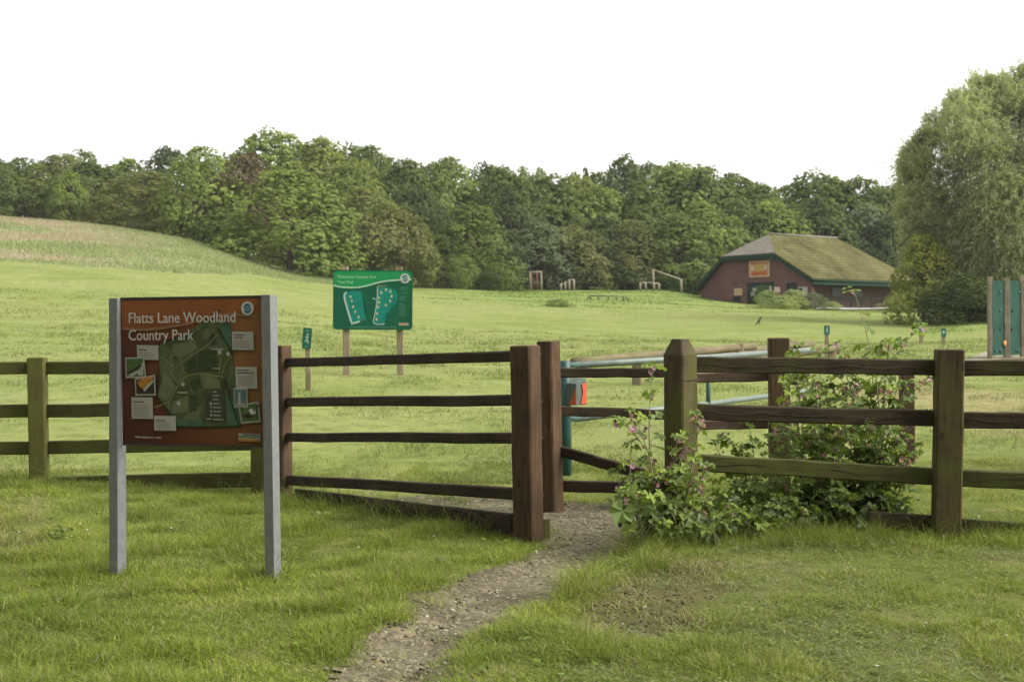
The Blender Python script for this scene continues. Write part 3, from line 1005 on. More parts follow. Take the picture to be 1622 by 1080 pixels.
def board_print():
    """printed artwork ground: orange at the top, red-brown lower left, as on the sign itself"""
    m, nt, bs, nd, lk = new_mat('orange_print')
    tc = N(nt, 'ShaderNodeTexCoord'); sp = N(nt, 'ShaderNodeSeparateXYZ'); lk.new(tc.outputs['Generated'], sp.inputs[0])
    hx = ramp(nt, sp.outputs['X'], [(0, (.076, .022, .014)), (.45, (.125, .044, .021)), (.85, (.19, .083, .032)), (1, (.19, .087, .035))])
    vz = ramp(nt, sp.outputs['Z'], [(0, (.62, .55, .55)), (.35, (1, 1, 1)), (1, (1.15, 1.15, 1.1))])
    c = mixc(nt, 1, hx, vz, 'MULTIPLY')
    n = noise(nt, 7, 4, tc.outputs['Object'], .6)
    c = mixc(nt, .35, c, ramp(nt, n, [(.3, (.8, .8, .8)), (.7, (1.15, 1.15, 1.15))]), 'MULTIPLY')
    lk.new(c, bs.inputs['Base Color']); bs.inputs['Roughness'].default_value = .42; bs.inputs['Specular IOR Level'].default_value = .3
    return m


def aerial_print(name, a, b, d, scale):
    m, nt, bs, nd, lk = new_mat(name)
    tc = N(nt, 'ShaderNodeTexCoord')
    v = N(nt, 'ShaderNodeTexVoronoi'); v.inputs['Scale'].default_value = scale; lk.new(tc.outputs['Object'], v.inputs['Vector'])
    bw = N(nt, 'ShaderNodeRGBToBW'); lk.new(v.outputs['Color'], bw.inputs[0])
    n = noise(nt, scale * 3, 5, tc.outputs['Object'], .7)
    c = ramp(nt, bw.outputs[0], [(.25, a), (.55, b), (.8, d)])
    c = mixc(nt, .75, c, ramp(nt, n, [(.35, (.5, .55, .5)), (.65, (1.25, 1.25, 1.15))]), 'MULTIPLY')
    lk.new(c, bs.inputs['Base Color']); bs.inputs['Roughness'].default_value = .42
    return m


P_BG = board_print()
P_ORANGE = plain('bright_orange_print', (.2, .064, .02), .42, .12, 6)
P_BAND = plain('pale_orange_print', (.24, .12, .065), .42, .1, 8)
P_WHITE = plain('white_print', (.4, .39, .36), .45, .05, 10)
P_CARD = plain('cream_card_print', (.3, .288, .255), .45, .06, 9)
P_GREEK = plain('grey_text_print', (.21, .195, .18), .5, .1, 30)
P_DARKT = plain('dark_text_print', (.075, .07, .065), .5, .1, 30)
P_MAP = aerial_print('aerial_map_print', (.05, .062, .028), (.07, .088, .042), (.092, .105, .056), 9)
P_MAPL = plain('light_field_print', (.105, .115, .06), .45, .15, 14)
P_MAPD = plain('dark_wood_print', (.032, .042, .02), .45, .35, 25)
P_MAPG = plain('teal_green_print', (.045, .095, .055), .45, .25, 15)
P_ROAD = plain('road_print', (.17, .175, .075), .45, .1, 20)
P_LINE = plain('black_line_print', (.012, .014, .01), .5, .1, 20)
P_LEG = plain('legend_print', (.04, .04, .024), .45, .1, 20)
P_TEAL = plain('teal_print', (.012, .12, .15), .42, .1, 20)
P_GRN = plain('photo_green_print', (.05, .085, .028), .45, .3, 30)
P_BLK = plain('photo_dark_print', (.025, .018, .013), .45, .3, 30)
P_AMB = plain('photo_amber_print', (.33, .13, .02), .45, .35, 40)
P_BLU = plain('photo_blue_print', (.07, .11, .115), .45, .4, 30)


def catmull(pts, n=8):
    out = []
    P = [Vector(p) for p in pts]
    for i in range(len(P) - 1):
        a, b, c, d = P[max(i - 1, 0)], P[i], P[i + 1], P[min(i + 2, len(P) - 1)]
        for k in range(n):
            t = k / n
            out.append(.5 * ((2 * b) + (c - a) * t + (2 * a - 5 * b + 4 * c - d) * t * t + (3 * b - a - 3 * c + d) * t ** 3))
    out.append(P[-1]); return out


class Art:
    """flat printed shapes on a sign face; picture coordinates are mapped on to the face"""
    def __init__(s, parent, M, tr):
        s.parent, s.M, s.tr, s.layer = parent, M, tr, 0

    def lay(s, k): return s.M @ Matrix.Translation((0, -.0012 * k, 0))

    def poly(s, name, pts, mat, k=1):
        V = [s.tr(*p) for p in pts]
        bm = bmesh.new(); f = bm.faces.new([bm.verts.new((x, 0, z)) for x, z in V])
        bmesh.ops.triangulate(bm, faces=[f])
        bm.normal_update()
        for f in bm.faces:
            if f.normal.y > 0: f.normal_flip()
        me = bpy.data.meshes.new(name); bm.to_mesh(me); bm.free()
        return link(name, me, mat, s.parent, s.lay(k))

    def rects(s, name, rl, mat, k=1):
        V, Fc = [], []
        for (x0, y0, x1, y1) in rl:
            b = len(V)
            for p in ((x0, y1), (x1, y1), (x1, y0), (x0, y0)):
                x, z = s.tr(*p); V.append((x, 0, z))
            Fc.append((b, b + 1, b + 2, b + 3))
        return pyd(name, V, Fc, mat, s.parent, s.lay(k))

    def ribbon(s, name, lines, w, mat, k=1, smooth=True):
        V, Fc = [], []
        for ln in lines:
            P = [Vector(s.tr(*p)) for p in ln]
            if smooth and len(P) > 2: P = catmull(P, 6)
            b = len(V)
            for i, p in enumerate(P):
                t = (P[min(i + 1, len(P) - 1)] - P[max(i - 1, 0)]); t = t.normalized() if t.length else Vector((1, 0))
                q = Vector((-t.y, t.x)) * w / 2
                V += [(p.x - q.x, 0, p.y - q.y), (p.x + q.x, 0, p.y + q.y)]
            for i in range(len(P) - 1):
                Fc.append((b + 2 * i, b + 2 * i + 2, b + 2 * i + 3, b + 2 * i + 1))
        return pyd(name, V, Fc, mat, s.parent, s.lay(k))

    def disc(s, name, cx, cy, r, mat, k=1, n=28):
        x, z = s.tr(cx, cy)
        V = [(x + math.cos(2 * math.pi * i / n) * r, 0, z + math.sin(2 * math.pi * i / n) * r) for i in range(n)]
        return pyd(name, V, [tuple(range(n))], mat, s.parent, s.lay(k))

    def text(s, name, body, cx, cy, size, mat, k=2, xs=1, bold=0.0):
        x, z = s.tr(cx, cy)
        return text_mesh(name, body, size, mat, s.parent, s.lay(k) @ Matrix.Translation((x, 0, z)), xs, bold=bold)


def swirl(art, cx, cy, r, k, par=None):
    """white roundel with two interlocking teal hooks"""
    o = art.disc('emblem', cx, cy, r, P_WHITE, k)
    old = art.parent
    x, z = art.tr(cx, cy)
    V, Fc = [], []
    for s0 in (0, math.pi):
        b = len(V); n = 16
        for i in range(n + 1):
            t = i / n; a = s0 + .5 + t * 2.75
            w = r * (.09 + .26 * math.sin(t * math.pi) ** .8)
            rr = r * (.56 - .1 * t)
            for q in (-w / 2, w / 2):
                V.append((x + math.cos(a) * (rr + q), 0, z + math.sin(a) * (rr + q)))
        for i in range(n):
            Fc.append((b + 2 * i, b + 2 * i + 1, b + 2 * i + 3, b + 2 * i + 2))
    me = bpy.data.meshes.new('emblem_swirl'); me.from_pydata(V, [], [f for f in Fc]); me.update()
    link('emblem_swirl', me, P_TEAL, o, art.lay(k + 1))
    V2, F2 = [], []
    for sgn in (1, -1):
        b = len(V2)
        for i in range(13):
            a = 2 * math.pi * i / 12
            V2.append((x + sgn * r * .16 + math.cos(a) * r * .2, 0, z + sgn * r * .1 + math.sin(a) * r * .2))
        F2.append(tuple(range(b, b + 12)))
    me = bpy.data.meshes.new('emblem_centre'); me.from_pydata(V2, [], F2); me.update()
    link('emblem_centre', me, P_TEAL, o, art.lay(k + 1))
    return o


xl, yl = flat(186, 905); xr, yr_ = flat(427, 907)
PL = Vector((xl, yl, hf(xl, yl))); 
_dr = ray(427, hz(427)); _ux = _dr.x / _dr.y
# right post stands where its column meets a line turned by BOARD_ROT from the left post
tt = (xl - _ux * yl) / (_ux * -math.sin(BOARD_ROT) - math.cos(BOARD_ROT))
PRx, PRy = xl + math.cos(BOARD_ROT) * tt, yl - math.sin(BOARD_ROT) * tt
PR = Vector((PRx, PRy, hf(PRx, PRy)))
root = empty('map_board', PL, 'large orange country park map board on two grey steel posts in the grass', 'information board')
topL = at(186, 472.5, yl); topR = at(426, 467, PRy)
bmrot = -BOARD_ROT
PW, PD = .062, .105
for (p, tp, pxt) in ((PL, topL, 179), (PR, topR, 427)):
    base = Vector((p.x, p.y, hf(p.x, p.y) - .15)); ax = tp - base
    L = ax.length
    bm = bmesh.new(); box_bm(bm, Matrix.Translation((0, 0, L / 2)), PW, PD, L)
    bm_obj('post', bm, STEEL, root, frame_post(base, tp, bmrot), .004)
# panel plane: midway in the depth of the posts
ex = (topR - topL).normalized()
upv = ((topL - PL).normalized() + (topR - PR).normalized()).normalized()
exn = (ex - upv * ex.dot(upv)).normalized()
nrm = exn.cross(upv)                        # points away from the viewer if ex is right and up is up -> -normal to viewer
if nrm.dot(Vector((0, 1, 0))) < 0: nrm = -nrm
Wb = (topR - topL).dot(ex) - PW
orig = topL + exn * (PW / 2) - nrm * .012
Hb = 226 * yl / F * 1.015
# local frame: x along board, y away, z up; origin at top-left corner of panel
MB = Matrix(((ex.x, nrm.x, upv.x, orig.x), (ex.y, nrm.y, upv.y, orig.y), (ex.z, nrm.z, upv.z, orig.z), (0, 0, 0, 1)))


def trb(X, Y):
    s = (X - 120) / 892.0
    t = (Y - (115 - 43 * s)) / (895.0 + 33 * s)
    sp = s + .035 * s * (1 - s)             # nearer end takes more of the picture
    return .004 + sp * Wb * .962, -.012 - t * (Hb - .012)


panel = prism('panel', [(0, 0), (Wb, 0), (Wb, -Hb), (0, -Hb)], .012, P_BG, root, MB)
prism('top_trim', [(0, .004), (Wb, .004), (Wb, -.012), (0, -.012)], .02, plain('dark_trim', (.03, .028, .025), .6), root, MB @ Matrix.Translation((0, -.005, 0)))
prism('bottom_trim', [(0, -Hb), (Wb, -Hb), (Wb, -Hb - .012), (0, -Hb - .012)], .02, bpy.data.materials['dark_trim'], root, MB @ Matrix.Translation((0, -.004, 0)))
art = Art(root, MB @ Matrix.Translation((0, -.002, 0)), trb)
sw = [(122, 290), (220, 296), (320, 290), (430, 272), (560, 245), (680, 205), (760, 188), (880, 182), (1010, 190)]
swc = [tuple(p) for p in catmull(sw, 5)]
art.poly('header_band', [(122, 118), (1010, 76)] + swc[::-1], P_ORANGE, 1)
art.ribbon('swoosh', [sw], .017, P_BAND, 2)
mp = [(365, 382), (478, 338), (590, 278), (640, 240), (740, 215), (825, 235), (848, 300), (842, 430), (858, 560), (872, 700), (892, 880), (700, 886), (478, 895), (440, 832), (395, 770), (345, 705), (372, 660), (382, 615), (362, 520)]
art.poly('map', mp, P_MAP, 3)
art.poly('map_field', [(630, 562), (735, 560), (762, 645), (650, 657)], P_MAPL, 4)
art.poly('map_field', [(452, 382), (585, 345), (612, 402), (498, 468), (446, 430)], P_MAPL, 4)
art.poly('map_field', [(395, 560), (440, 600), (470, 650), (410, 735), (352, 700)], P_MAPL, 4)
art.poly('map_field', [(450, 740), (545, 700), (548, 800), (440, 815)], P_MAPL, 4)
art.poly('map_field', [(640, 300), (690, 268), (700, 320), (660, 350)], P_MAPL, 4)
for q in ([(620, 420), (730, 400), (742, 540), (612, 545)], [(530, 500), (600, 440), (606, 545), (545, 560)], [(566, 600), (625, 590), (630, 640), (575, 668)],
          [(560, 700), (612, 690), (606, 790), (556, 800)], [(690, 320), (722, 300), (740, 370), (700, 380)], [(768, 600), (790, 590), (800, 650), (775, 650)]):
    art.poly('map_wood', q, P_MAPD, 4)
art.poly('map_wood', [(742, 225), (822, 240), (842, 400), (800, 360)], P_MAPG, 4)
art.poly('map_wood', [(790, 700), (865, 720), (888, 876), (800, 876)], P_MAPG, 4)
art.poly('map_wood', [(470, 850), (640, 845), (640, 885), (480, 890)], P_MAPG, 4)
art.ribbon('map_road', [[(742, 312), (690, 370), (640, 405), (560, 455), (512, 492), (450, 545), (440, 562), (470, 605), (492, 622)],
                        [(430, 790), (420, 745), (455, 690), (492, 622), (540, 580), (600, 562), (640, 556), (700, 566), (785, 575)],
                        [(370, 460), (420, 490), (452, 520), (440, 470), (462, 445), (500, 465), (505, 500)],
                        [(512, 492), (520, 540), (545, 572)], [(750, 560), (760, 470), (745, 430)], [(330, 780), (420, 740)], [(770, 560), (800, 480), (835, 440)]], .006, P_ROAD, 5)
for _l in ([[(742, 262), (790, 340), (840, 432)], [(790, 580), (830, 740), (878, 880)], [(345, 705), (440, 830)], [(478, 896), (700, 890), (900, 882)], [(345, 385), (478, 338)], [(700, 195), (768, 158)]]): art.ribbon('map_boundary', [_l], .008, P_LINE, 5, False)
for cx, cy in ((516, 628), (487, 748), (812, 430), (757, 420)):
    art.disc('map_marker', cx, cy, .014, P_CARD, 6, 14)
for _l in ((480, 676, 545, 684), (700, 398, 780, 406), (712, 520, 760, 526)): art.rects('map_caption', [_l], P_CARD, 6)
art.poly('legend', [(655, 656), (787, 655), (790, 855), (655, 850)], P_LEG, 6)
art.rects('legend_lines', [(712, 665, 735, 672), (710, 690, 752, 696), (710, 714, 748, 720), (712, 739, 755, 745), (710, 764, 764, 770), (712, 789, 762, 795), (712, 814, 758, 820), (665, 838, 698, 844), (710, 840, 775, 846), (690, 735, 703, 752), (692, 762, 702, 771), (692, 786, 702, 796), (692, 810, 704, 822)], P_CARD, 7)
art.rects('legend_lines', [(672, 664, 705, 677)], P_MAPG, 7)
for c, hd in (([(222, 392), (362, 389), (363, 480), (225, 483)], [(238, 416, 285, 424)]), ([(840, 289), (980, 285), (983, 400), (842, 403)], [(852, 305, 925, 311), (852, 322, 915, 328)]),
              ([(860, 508), (1000, 505), (1002, 642), (862, 644)], [(870, 524, 950, 531), (870, 540, 980, 548)]), ([(183, 718), (320, 715), (322, 850), (183, 852)], [(194, 742, 268, 749)]),
              ([(328, 830), (468, 828), (470, 920), (328, 922)], [(342, 854, 400, 861)])):
    cd = art.poly('text_card', c, P_CARD, 8)
    a2 = Art(cd, art.M, art.tr)
    a2.rects('card_heading', hd, P_DARKT, 9)
    rr = random.Random(int(c[0][0])); lines = []; y = hd[-1][3] + 13
    while y < c[2][1] - 10:
        lines.append((c[0][0] + 14, y, c[1][0] - 14 - rr.uniform(0, 30), y + 3.2)); y += 10.5
    a2.rects('card_text', lines, P_GREEK, 9)


def photo(corners, fill, extra, k):
    b = art.poly('photo_print', corners, P_CARD, k)
    c = Vector((sum(p[0] for p in corners) / 4, sum(p[1] for p in corners) / 4))
    inner = [tuple(c + (Vector(p) - c) * .87) for p in corners]
    inner[2] = (inner[2][0], inner[2][1] - 3); inner[3] = (inner[3][0], inner[3][1] - 3)
    a2 = Art(b, art.M, art.tr)
    a2.poly('picture', inner, fill, k + 1)
    for (nm, pl, mt) in extra: a2.poly(nm, pl, mt, k + 2)


photo([(148, 472), (270, 466), (283, 594), (150, 600)], P_GRN, [('pale_track', [(165, 582), (258, 535), (268, 545), (190, 588)], P_CARD), ('pale_track', [(228, 578), (258, 500), (272, 500), (262, 582)], P_CARD), ('dark_bank', [(158, 565), (250, 512), (256, 524), (162, 580)], P_BLK)], 10)
photo([(210, 602), (341, 573), (345, 702), (212, 708)], P_BLK, [('butterfly_wing', [(228, 625), (268, 592), (330, 585), (325, 605), (268, 665), (245, 655)], P_AMB), ('leaf_stem', [(262, 668), (328, 605), (334, 615), (275, 680)], P_CARD)], 13)
photo([(875, 747), (1008, 722), (1022, 850), (894, 864)], P_GRN, [('branch', [(905, 810), (990, 790), (1002, 740), (1010, 745), (998, 800), (940, 835)], P_BLK), ('pale_bird', [(945, 782), (962, 762), (985, 785), (998, 765), (990, 800), (962, 808)], P_WHITE)], 10)
photo([(850, 642), (938, 640), (940, 762), (850, 764)], P_BLU, [('waterfall', [(878, 740), (884, 670), (893, 665), (897, 740)], P_CARD), ('pool', [(862, 735), (928, 735), (928, 752), (862, 752)], P_GREEK)], 13)
art.text('title', 'Flatts Lane Woodland', 174, 258, .098, P_WHITE, 16, .875, .0002)
art.text('title', 'Country Park', 174, 364, .098, P_WHITE, 16, .86, .0002)
swirl(art, 945, 140, .044, 10)
art.rects('footer_text', [(200, 962, 238, 970), (243, 963, 296, 971), (301, 963, 318, 971), (326, 960, 328, 974), (334, 963, 370, 971)], P_CARD, 4)
art.rects('logo_plate', [(872, 926, 1014, 976)], P_CARD, 4)
art.rects('logo_strip', [(895, 930, 1005, 936)], P_LEG, 5)
art.rects('logo_letters', [(878 + 17 * i, 940, 889 + 17 * i, 954) for i in range(8)], P_MAPG, 5)
art.rects('logo_strip', [(874, 960, 1012, 974)], P_AMB, 5)

# ------------------------------------------------------------------ green trim trail sign
YS = 24.0
G_BG = plain('deep_green_print', (.003, .078, .04), .4, .1, 3)
G_HD = plain('bright_green_print', (.009, .2, .065), .4, .12, 3)
G_PALE = plain('pale_green_print', (.22, .44, .26), .42, .1, 10)
G_MINT = plain('mint_print', (.3, .46, .33), .42, .1, 10)
G_MAP = plain('teal_map_print', (.005, .16, .125), .42, .15, 4)
G_LINE = plain('grey_path_print', (.3, .4, .36), .42, .1, 20)
G_STEP = plain('buff_print', (.36, .36, .2), .42, .3, 60)
G_TXT = plain('faint_text_print', (.07, .22, .14), .45, .2, 60)
POSTW = wood('pale_sawn_post', (.13, .11, .075), (.27, .235, .175), .15, 'z')
POSTM = wood('pale_mossy_post', (.15, .125, .075), (.33, .28, .19), .22, 'z', (.11, .12, .04))
bl, br = at(549, 610, YS), at(634, 606, YS)
bl.z, br.z = hf(bl.x, bl.y), hf(br.x, br.y)
root = empty('trim_trail_sign', (bl.lerp(br, .5)), 'green trim trail map sign on two pale timber posts out in the field', 'sign')
sc_ = YS / F
TLc = at(528, 428.5, YS); TRc = at(653, 428.5, YS)
for (pb, px_t) in ((bl, 546.5), (br, 632)):
    tp = at(px_t, 422.5, YS + .05)
    base = Vector((pb.x, YS + .05, pb.z - .2))
    link('post', beam_mesh('post', (tp - base).length, .125, .09, 'z', .01, 6, .002, 4), POSTM, root, frame_post(base, tp, 0))
Ws = 1180 / 9.394 * sc_; Hs = 885 / 9.394 * sc_
xa = (at(653.6, 429, YS) - at(527.8, 428, YS)); xa.y = 0
xa = xa.normalized(); za = Vector((-xa.z, 0, xa.x)); ya = Vector((0, 1, 0))
og = at(527.8, 427.4, YS - .03)
MS = Matrix(((xa.x, ya.x, za.x, og.x), (xa.y, ya.y, za.y, og.y), (xa.z, ya.z, za.z, og.z), (0, 0, 0, 1)))
trs = lambda X, Y: ((X - 120) / 1180 * Ws, -(Y - 70) / 885 * Hs)


def rrect(w, hh, r, n=6):
    out = []
    for cx, cz, a0 in ((w - r, -r, 0), (r, -r, 90), (r, -hh + r, 180), (w - r, -hh + r, 270)):
        for i in range(n + 1):
            a = R(a0 + 90 * i / n); out.append((cx + math.cos(a) * r, cz + math.sin(a) * r))
    return out


panel = prism('panel', rrect(Ws, Hs, .07), .02, G_BG, root, MS)
art = Art(root, MS @ Matrix.Translation((0, -.002, 0)), trs)
sw = [(126, 300), (220, 322), (350, 330), (480, 328), (620, 303), (760, 262), (900, 232), (1040, 218), (1180, 205), (1283, 205)]
swc = [tuple(p) for p in catmull(sw, 4)]
art.poly('header', [(126, 140), (140, 110), (175, 92), (1240, 92), (1272, 115), (1283, 150)] + swc[::-1], G_HD, 1)
art.ribbon('swoosh', [sw], .028, G_MINT, 2)
art.text('title', 'Flatts Lane Country Park', 185, 192, .082, G_PALE, 3, .88, .0015)
art.text('title', 'Trim Trail', 185, 272, .082, G_PALE, 3, .88, .0015)
swirl(art, 1187, 190, .092, 4)
art.poly('trail_map', [(330, 392), (440, 380), (530, 385), (555, 420), (575, 600), (620, 800), (400, 870), (340, 690), (290, 470)], G_MAP, 2)
art.ribbon('trail_path', [[(320, 400), (290, 440), (296, 510), (335, 650), (400, 855), (425, 860), (520, 830)]], .036, G_LINE, 3)
art.ribbon('trail_path', [[(520, 825), (615, 800)]], .012, P_BLU, 3, False)
art.poly('trail_map', [(780, 330), (860, 320), (960, 330), (1050, 370), (1085, 440), (1060, 560), (980, 650), (905, 730), (890, 870), (735, 860), (760, 600)], G_MAP, 2)
art.ribbon('trail_path', [[(800, 305), (780, 330), (778, 450), (762, 620), (735, 760), (725, 850), (800, 876), (890, 865)], [(705, 480), (755, 510)]], .018, G_LINE, 3)
art.ribbon('trail_path', [[(795, 305), (915, 300)]], .02, P_ROAD, 3, False)
st = []
for (X, Y) in ((380, 470), (400, 530), (418, 620), (450, 690), (500, 770), (836, 405), (905, 362), (972, 388), (990, 455), (968, 525), (905, 590), (805, 480), (802, 550), (790, 620), (778, 715), (768, 805)):
    st.append((X - 13, Y - 17 - (X % 7), X + 14, Y + 14 + (Y % 6)))
for _l in st: art.rects('station_marker', [_l], G_STEP, 4)
art.rects('text_block', [(1105, y, 1105 + w, y + 7) for y, w in ((322, 120), (350, 110), (400, 125), (455, 90), (480, 95), (505, 90), (560, 70), (585, 100), (610, 95), (635, 100), (660, 105), (685, 90), (710, 100), (735, 90))], G_TXT, 3)
art.rects('footer_line', [(360, 912, 1070, 922)], G_TXT, 3)
art.rects('logo_plate', [(1100, 848, 1242, 888)], P_CARD, 3)
art.rects('logo_strip', [(1110, 852, 1232, 862), (1112, 874, 1230, 880)], P_AMB, 4)


# ------------------------------------------------------------------ trail marker posts
def marker(px, ptop, pfoot, Y, label, wpx, plate, tilt=0.0, pw=None):
    g = at(px, pfoot, Y); g.z = min(g.z, hf(g.x, g.y) + .02) if Y < 40 else hf(g.x, g.y)
    root = empty('trail_marker', g, label, 'marker post', 'numbered trail markers in the field')
    s = Y / F; top = at(px, ptop, Y); L = (top.z - g.z)
    pw = pw or wpx * .62 * s
    link('post', beam_mesh('post', L + .2, pw, pw * .8, 'z', .008, 5, .002, 9, 'flat'), POSTM, root, Matrix.Translation((g.x, g.y, g.z - .2)))
    w, hh = wpx * s, plate * s
    Mp = Matrix.Translation((g.x - w * .05, g.y - pw * .4 - .014, top.z - hh * .48)) @ Matrix.Rotation(tilt, 4, 'Y')
    pl = prism('plate', [(x - w / 2, z + hh / 2) for x, z in rrect(w, hh, w * .14, 3)], .012, MARKG, root, Mp)
    a = Art(root, Mp @ Matrix.Translation((0, -.002, 0)), lambda X, Y_: (X * w / 2, Y_ * hh / 2))
    if Y < 30:
        a.disc('runner_head', .1, .38, w * .12, G_MINT, 1, 12)
        a.ribbon('runner_figure', [[(.1, .25), (-.05, -.05), (.3, -.3), (.2, -.5)], [(-.05, -.05), (-.35, -.35)], [(-.4, .12), (.05, .18), (.4, .0)]], w * .13, G_MINT, 1)
        a.rects('number_bar', [(-.45, .8, .45, .62)], G_TXT, 1); a.rects('caption_bar', [(-.4, -.72, .4, -.84)], G_TXT, 1)
    else:
        a.disc('symbol', 0, .1, w * .24, G_MINT, 1, 12)
    return root


MARKG = plain('dark_green_plate', (.012, .085, .06), .45, .15, 10)
marker(489, 520, 627, 20.5, 'green trail marker on a leaning pale post left of the trim trail sign', 14, 33, R(5))
marker(1459, 512, 549, 54, 'trail marker post in the far field, left of the pair right of the mallow', 8, 15)
marker(1494.5, 520, 553, 50, 'trail marker post in the far field, right of the pair, above the fence post', 8, 14)
marker(1310, 516, 580, 27, 'small teal trail marker behind the sloping logs and mallow', 9, 14)

# ------------------------------------------------------------------ sloping exercise logs just beyond the barrier
LOGM = wood('peeled_log', (.09, .075, .04), (.2, .165, .098), .3, 'x', (.12, .12, .045))
for (a, b, r, posts, lab) in (((908, 574, 20.0), (1195, 549, 24.5), .075, ((1009, 558, 613, 21.8), (1172, 545, 616, 24.0)), 'longest sloping log rail of the three, its left end behind the teal barrier post'),
                              ((1110, 565, 24.0), (1286, 544.5, 28.0), .08, ((1259, 541, 596, 27.4),), 'middle sloping log rail, its end just right of the square dark post'),
                              ((1190, 569, 23.0), (1328, 550, 26.5), .085, ((1318, 552, 600, 26.2),), 'right sloping log rail, its end among the mallow tops')):
    A, B = at(*a), at(*b)
    root = empty('sloping_log', (A.x, A.y, hf(A.x, A.y)), lab, 'log rail', 'sloping exercise logs behind the barrier')
    L = (B - A).length; V = []; Fc = []
    rr = random.Random(len(lab)); pts = [A.lerp(B, i / 10) + Vector((0, 0, rr.uniform(-.008, .008))) for i in range(11)]
    M = frame_x(A, B); Mi = M.inverted()
    V, Fc = tube_data([Mi @ p for p in pts], [r * (1 + rr.uniform(-.05, .05)) for _ in pts], 12)
    pyd('log', V, Fc, LOGM, root, M, True)
    for (px, y0, y1, Y) in posts:
        g = at(px, y1, Y); tp = at(px, y0, Y)
        link('support_post', beam_mesh('support_post', tp.z - g.z + .3, .15, .12, 'z', .01, 5, .002, int(px), 'flat'), POSTM, root, Matrix.Translation((g.x, Y + .02, g.z - .3)))

# ------------------------------------------------------------------ climbing wall on the right
YW = 33.0
root = empty('climbing_wall', gat(1592, YW), 'green panelled climbing wall between timber posts at the right edge', 'climbing wall')
WALLG = plain('green_panel_paint', (.018, .052, .038), .7, .25, 2.2, spec=.08)
xs_ = [(1568, 439, 566, 33.0), (1594.5, 441, 565, 33.6), (1619, 437, 563, 34.2), (1645, 439, 562, 34.8)]
for i, (px, t, b, Y) in enumerate(xs_):
    g = at(px, b + 6, Y); tp = at(px, t, Y)
    link('post', beam_mesh('post', tp.z - g.z + .3, .10 if i != 1 else .15, .12, 'z', .012, 6, .003, i, 'flat'), POSTW, root, Matrix.Translation((g.x, Y, g.z - .3)))
for i in range(3):
    a, b = xs_[i], xs_[i + 1]
    A = at(a[0] + 3.2, 445, a[3] + .02); B = at(b[0] - 4.5 - (i == 0), 445 - (i == 1) * 1, b[3] - .02)
    zb = at(a[0], 563, a[3]).z
    d_ = (B - A); d_.z = 0; L = d_.length; ang = math.atan2(d_.y, d_.x)
    Mw = Matrix.Translation((A.x, A.y, zb)) @ Matrix.Rotation(ang, 4, 'Z')
    Hh = A.z - zb
    bm = bmesh.new(); box_bm(bm, Matrix.Translation((L / 2, 0, Hh / 2)), L, .04, Hh)
    pn = bm_obj('panel', bm, WALLG, root, Mw, .004)
    rr = random.Random(i + 3)
    for k in range(5):
        hm = bmesh.new(); bmesh.ops.create_icosphere(hm, subdivisions=2, radius=.035)
        for v in hm.verts: v.co *= 1 + rr.uniform(-.25, .25); v.co.y *= .7
        zz = [.05, .06, .35, .6, .85][k] * Hh; xx = rr.uniform(.12, .88) * L
        bm_obj('hold', hm, [P_BLK, P_TEAL, P_BLK, P_MAPD, P_TEAL][k], pn, Mw @ Matrix.Translation((xx, -.035, zz)), 0, True)
    hm = bmesh.new(); bmesh.ops.create_icosphere(hm, subdivisions=2, radius=.07)
    for v in hm.verts: v.co.y *= .6; v.co.z *= 1.15
    if i == 0: bm_obj('hold', hm, plain('orange_hold', (.6, .27, .05), .5), pn, Mw @ Matrix.Translation((L * .93, -.05, .3)), 0, True)
    if i == 2: bm_obj('hold', hm, plain('yellow_cap', (.6, .4, .03), .5), pn, Mw @ Matrix.Translation((L * .2, -.02, Hh)), 0, True)
# wood-chip bed the wall stands in
V = [];
cols_ = np.linspace(1518, 1760, 26)
rowsY = np.linspace(27.5, 39, 12)
for Y in rowsY:
    for c_i in cols_:
        a0 = 1524 + 26 * abs((Y - 32) / 6)
        cc = max(c_i, a0)
        d = ray(cc, hz(cc)); x = d.x / d.y * Y
        V.append((x, Y, hf(x, Y) + .03 + .05 * vnoise(x * 3, Y * 3)))
n = len(cols_); Fc = []
for i in range(len(rowsY) - 1):
    for j in range(n - 1):
        Fc.append((i * n + j, i * n + j + 1, (i + 1) * n + j + 1, (i + 1) * n + j))
CHIP = plain('wood_chip', (.2, .185, .135), .95, .35, 9, spec=.1)
o = pyd('woodchip_bed', V, Fc, CHIP, smooth=True); o['kind'] = 'structure'
bx = [at(1520, 574, 27.6), at(1700, 561, 27.0)]
link('edging', beam_mesh('edging', (bx[1] - bx[0]).length, .08, .14, 'x', .01, 10, .004, 3), wood('edging_timber', (.2, .16, .11), (.36, .3, .22), .05, 'x'), root, frame_x(bx[0] + Vector((0, 0, -.05)), bx[1] + Vector((0, 0, -.05))))
# ------------------------------------------------------------------ brick pavilion with the big mossy roof
DK = 120.0
K = at(1286.5, 488, DK)                                   # nearest bottom corner
# front wall runs left and away, long side runs right and away
A_DIR = Vector((-.0804, .09, 0)).normalized()
B_DIR = Vector((A_DIR.y, -A_DIR.x, 0))


def on_line(P, D, px):                                    # parameter along P + t D that falls on image column px
    lo, hi = -5.0, 60.0
    g = lambda t: (lambda q: (q - EYE).dot(RTV) / (q - EYE).dot(_fw) * F + CX)(P + D * t)
    s = 1 if g(hi) > g(lo) else -1
    for _ in range(50):
        m = (lo + hi) / 2
        if (g(m) - px) * s < 0: lo = m
        else: hi = m
    return (lo + hi) / 2


def z_at(P, py):                                          # height above P that falls on image row py
    q = P.copy()
    lo, hi = -20.0, 40.0
    for _ in range(50):
        m = (lo + hi) / 2; q.z = m; r = q - EYE
        row = CY - r.dot(UPV) / r.dot(_fw) * F
        if row > py: lo = m
        else: hi = m
    return (lo + hi) / 2


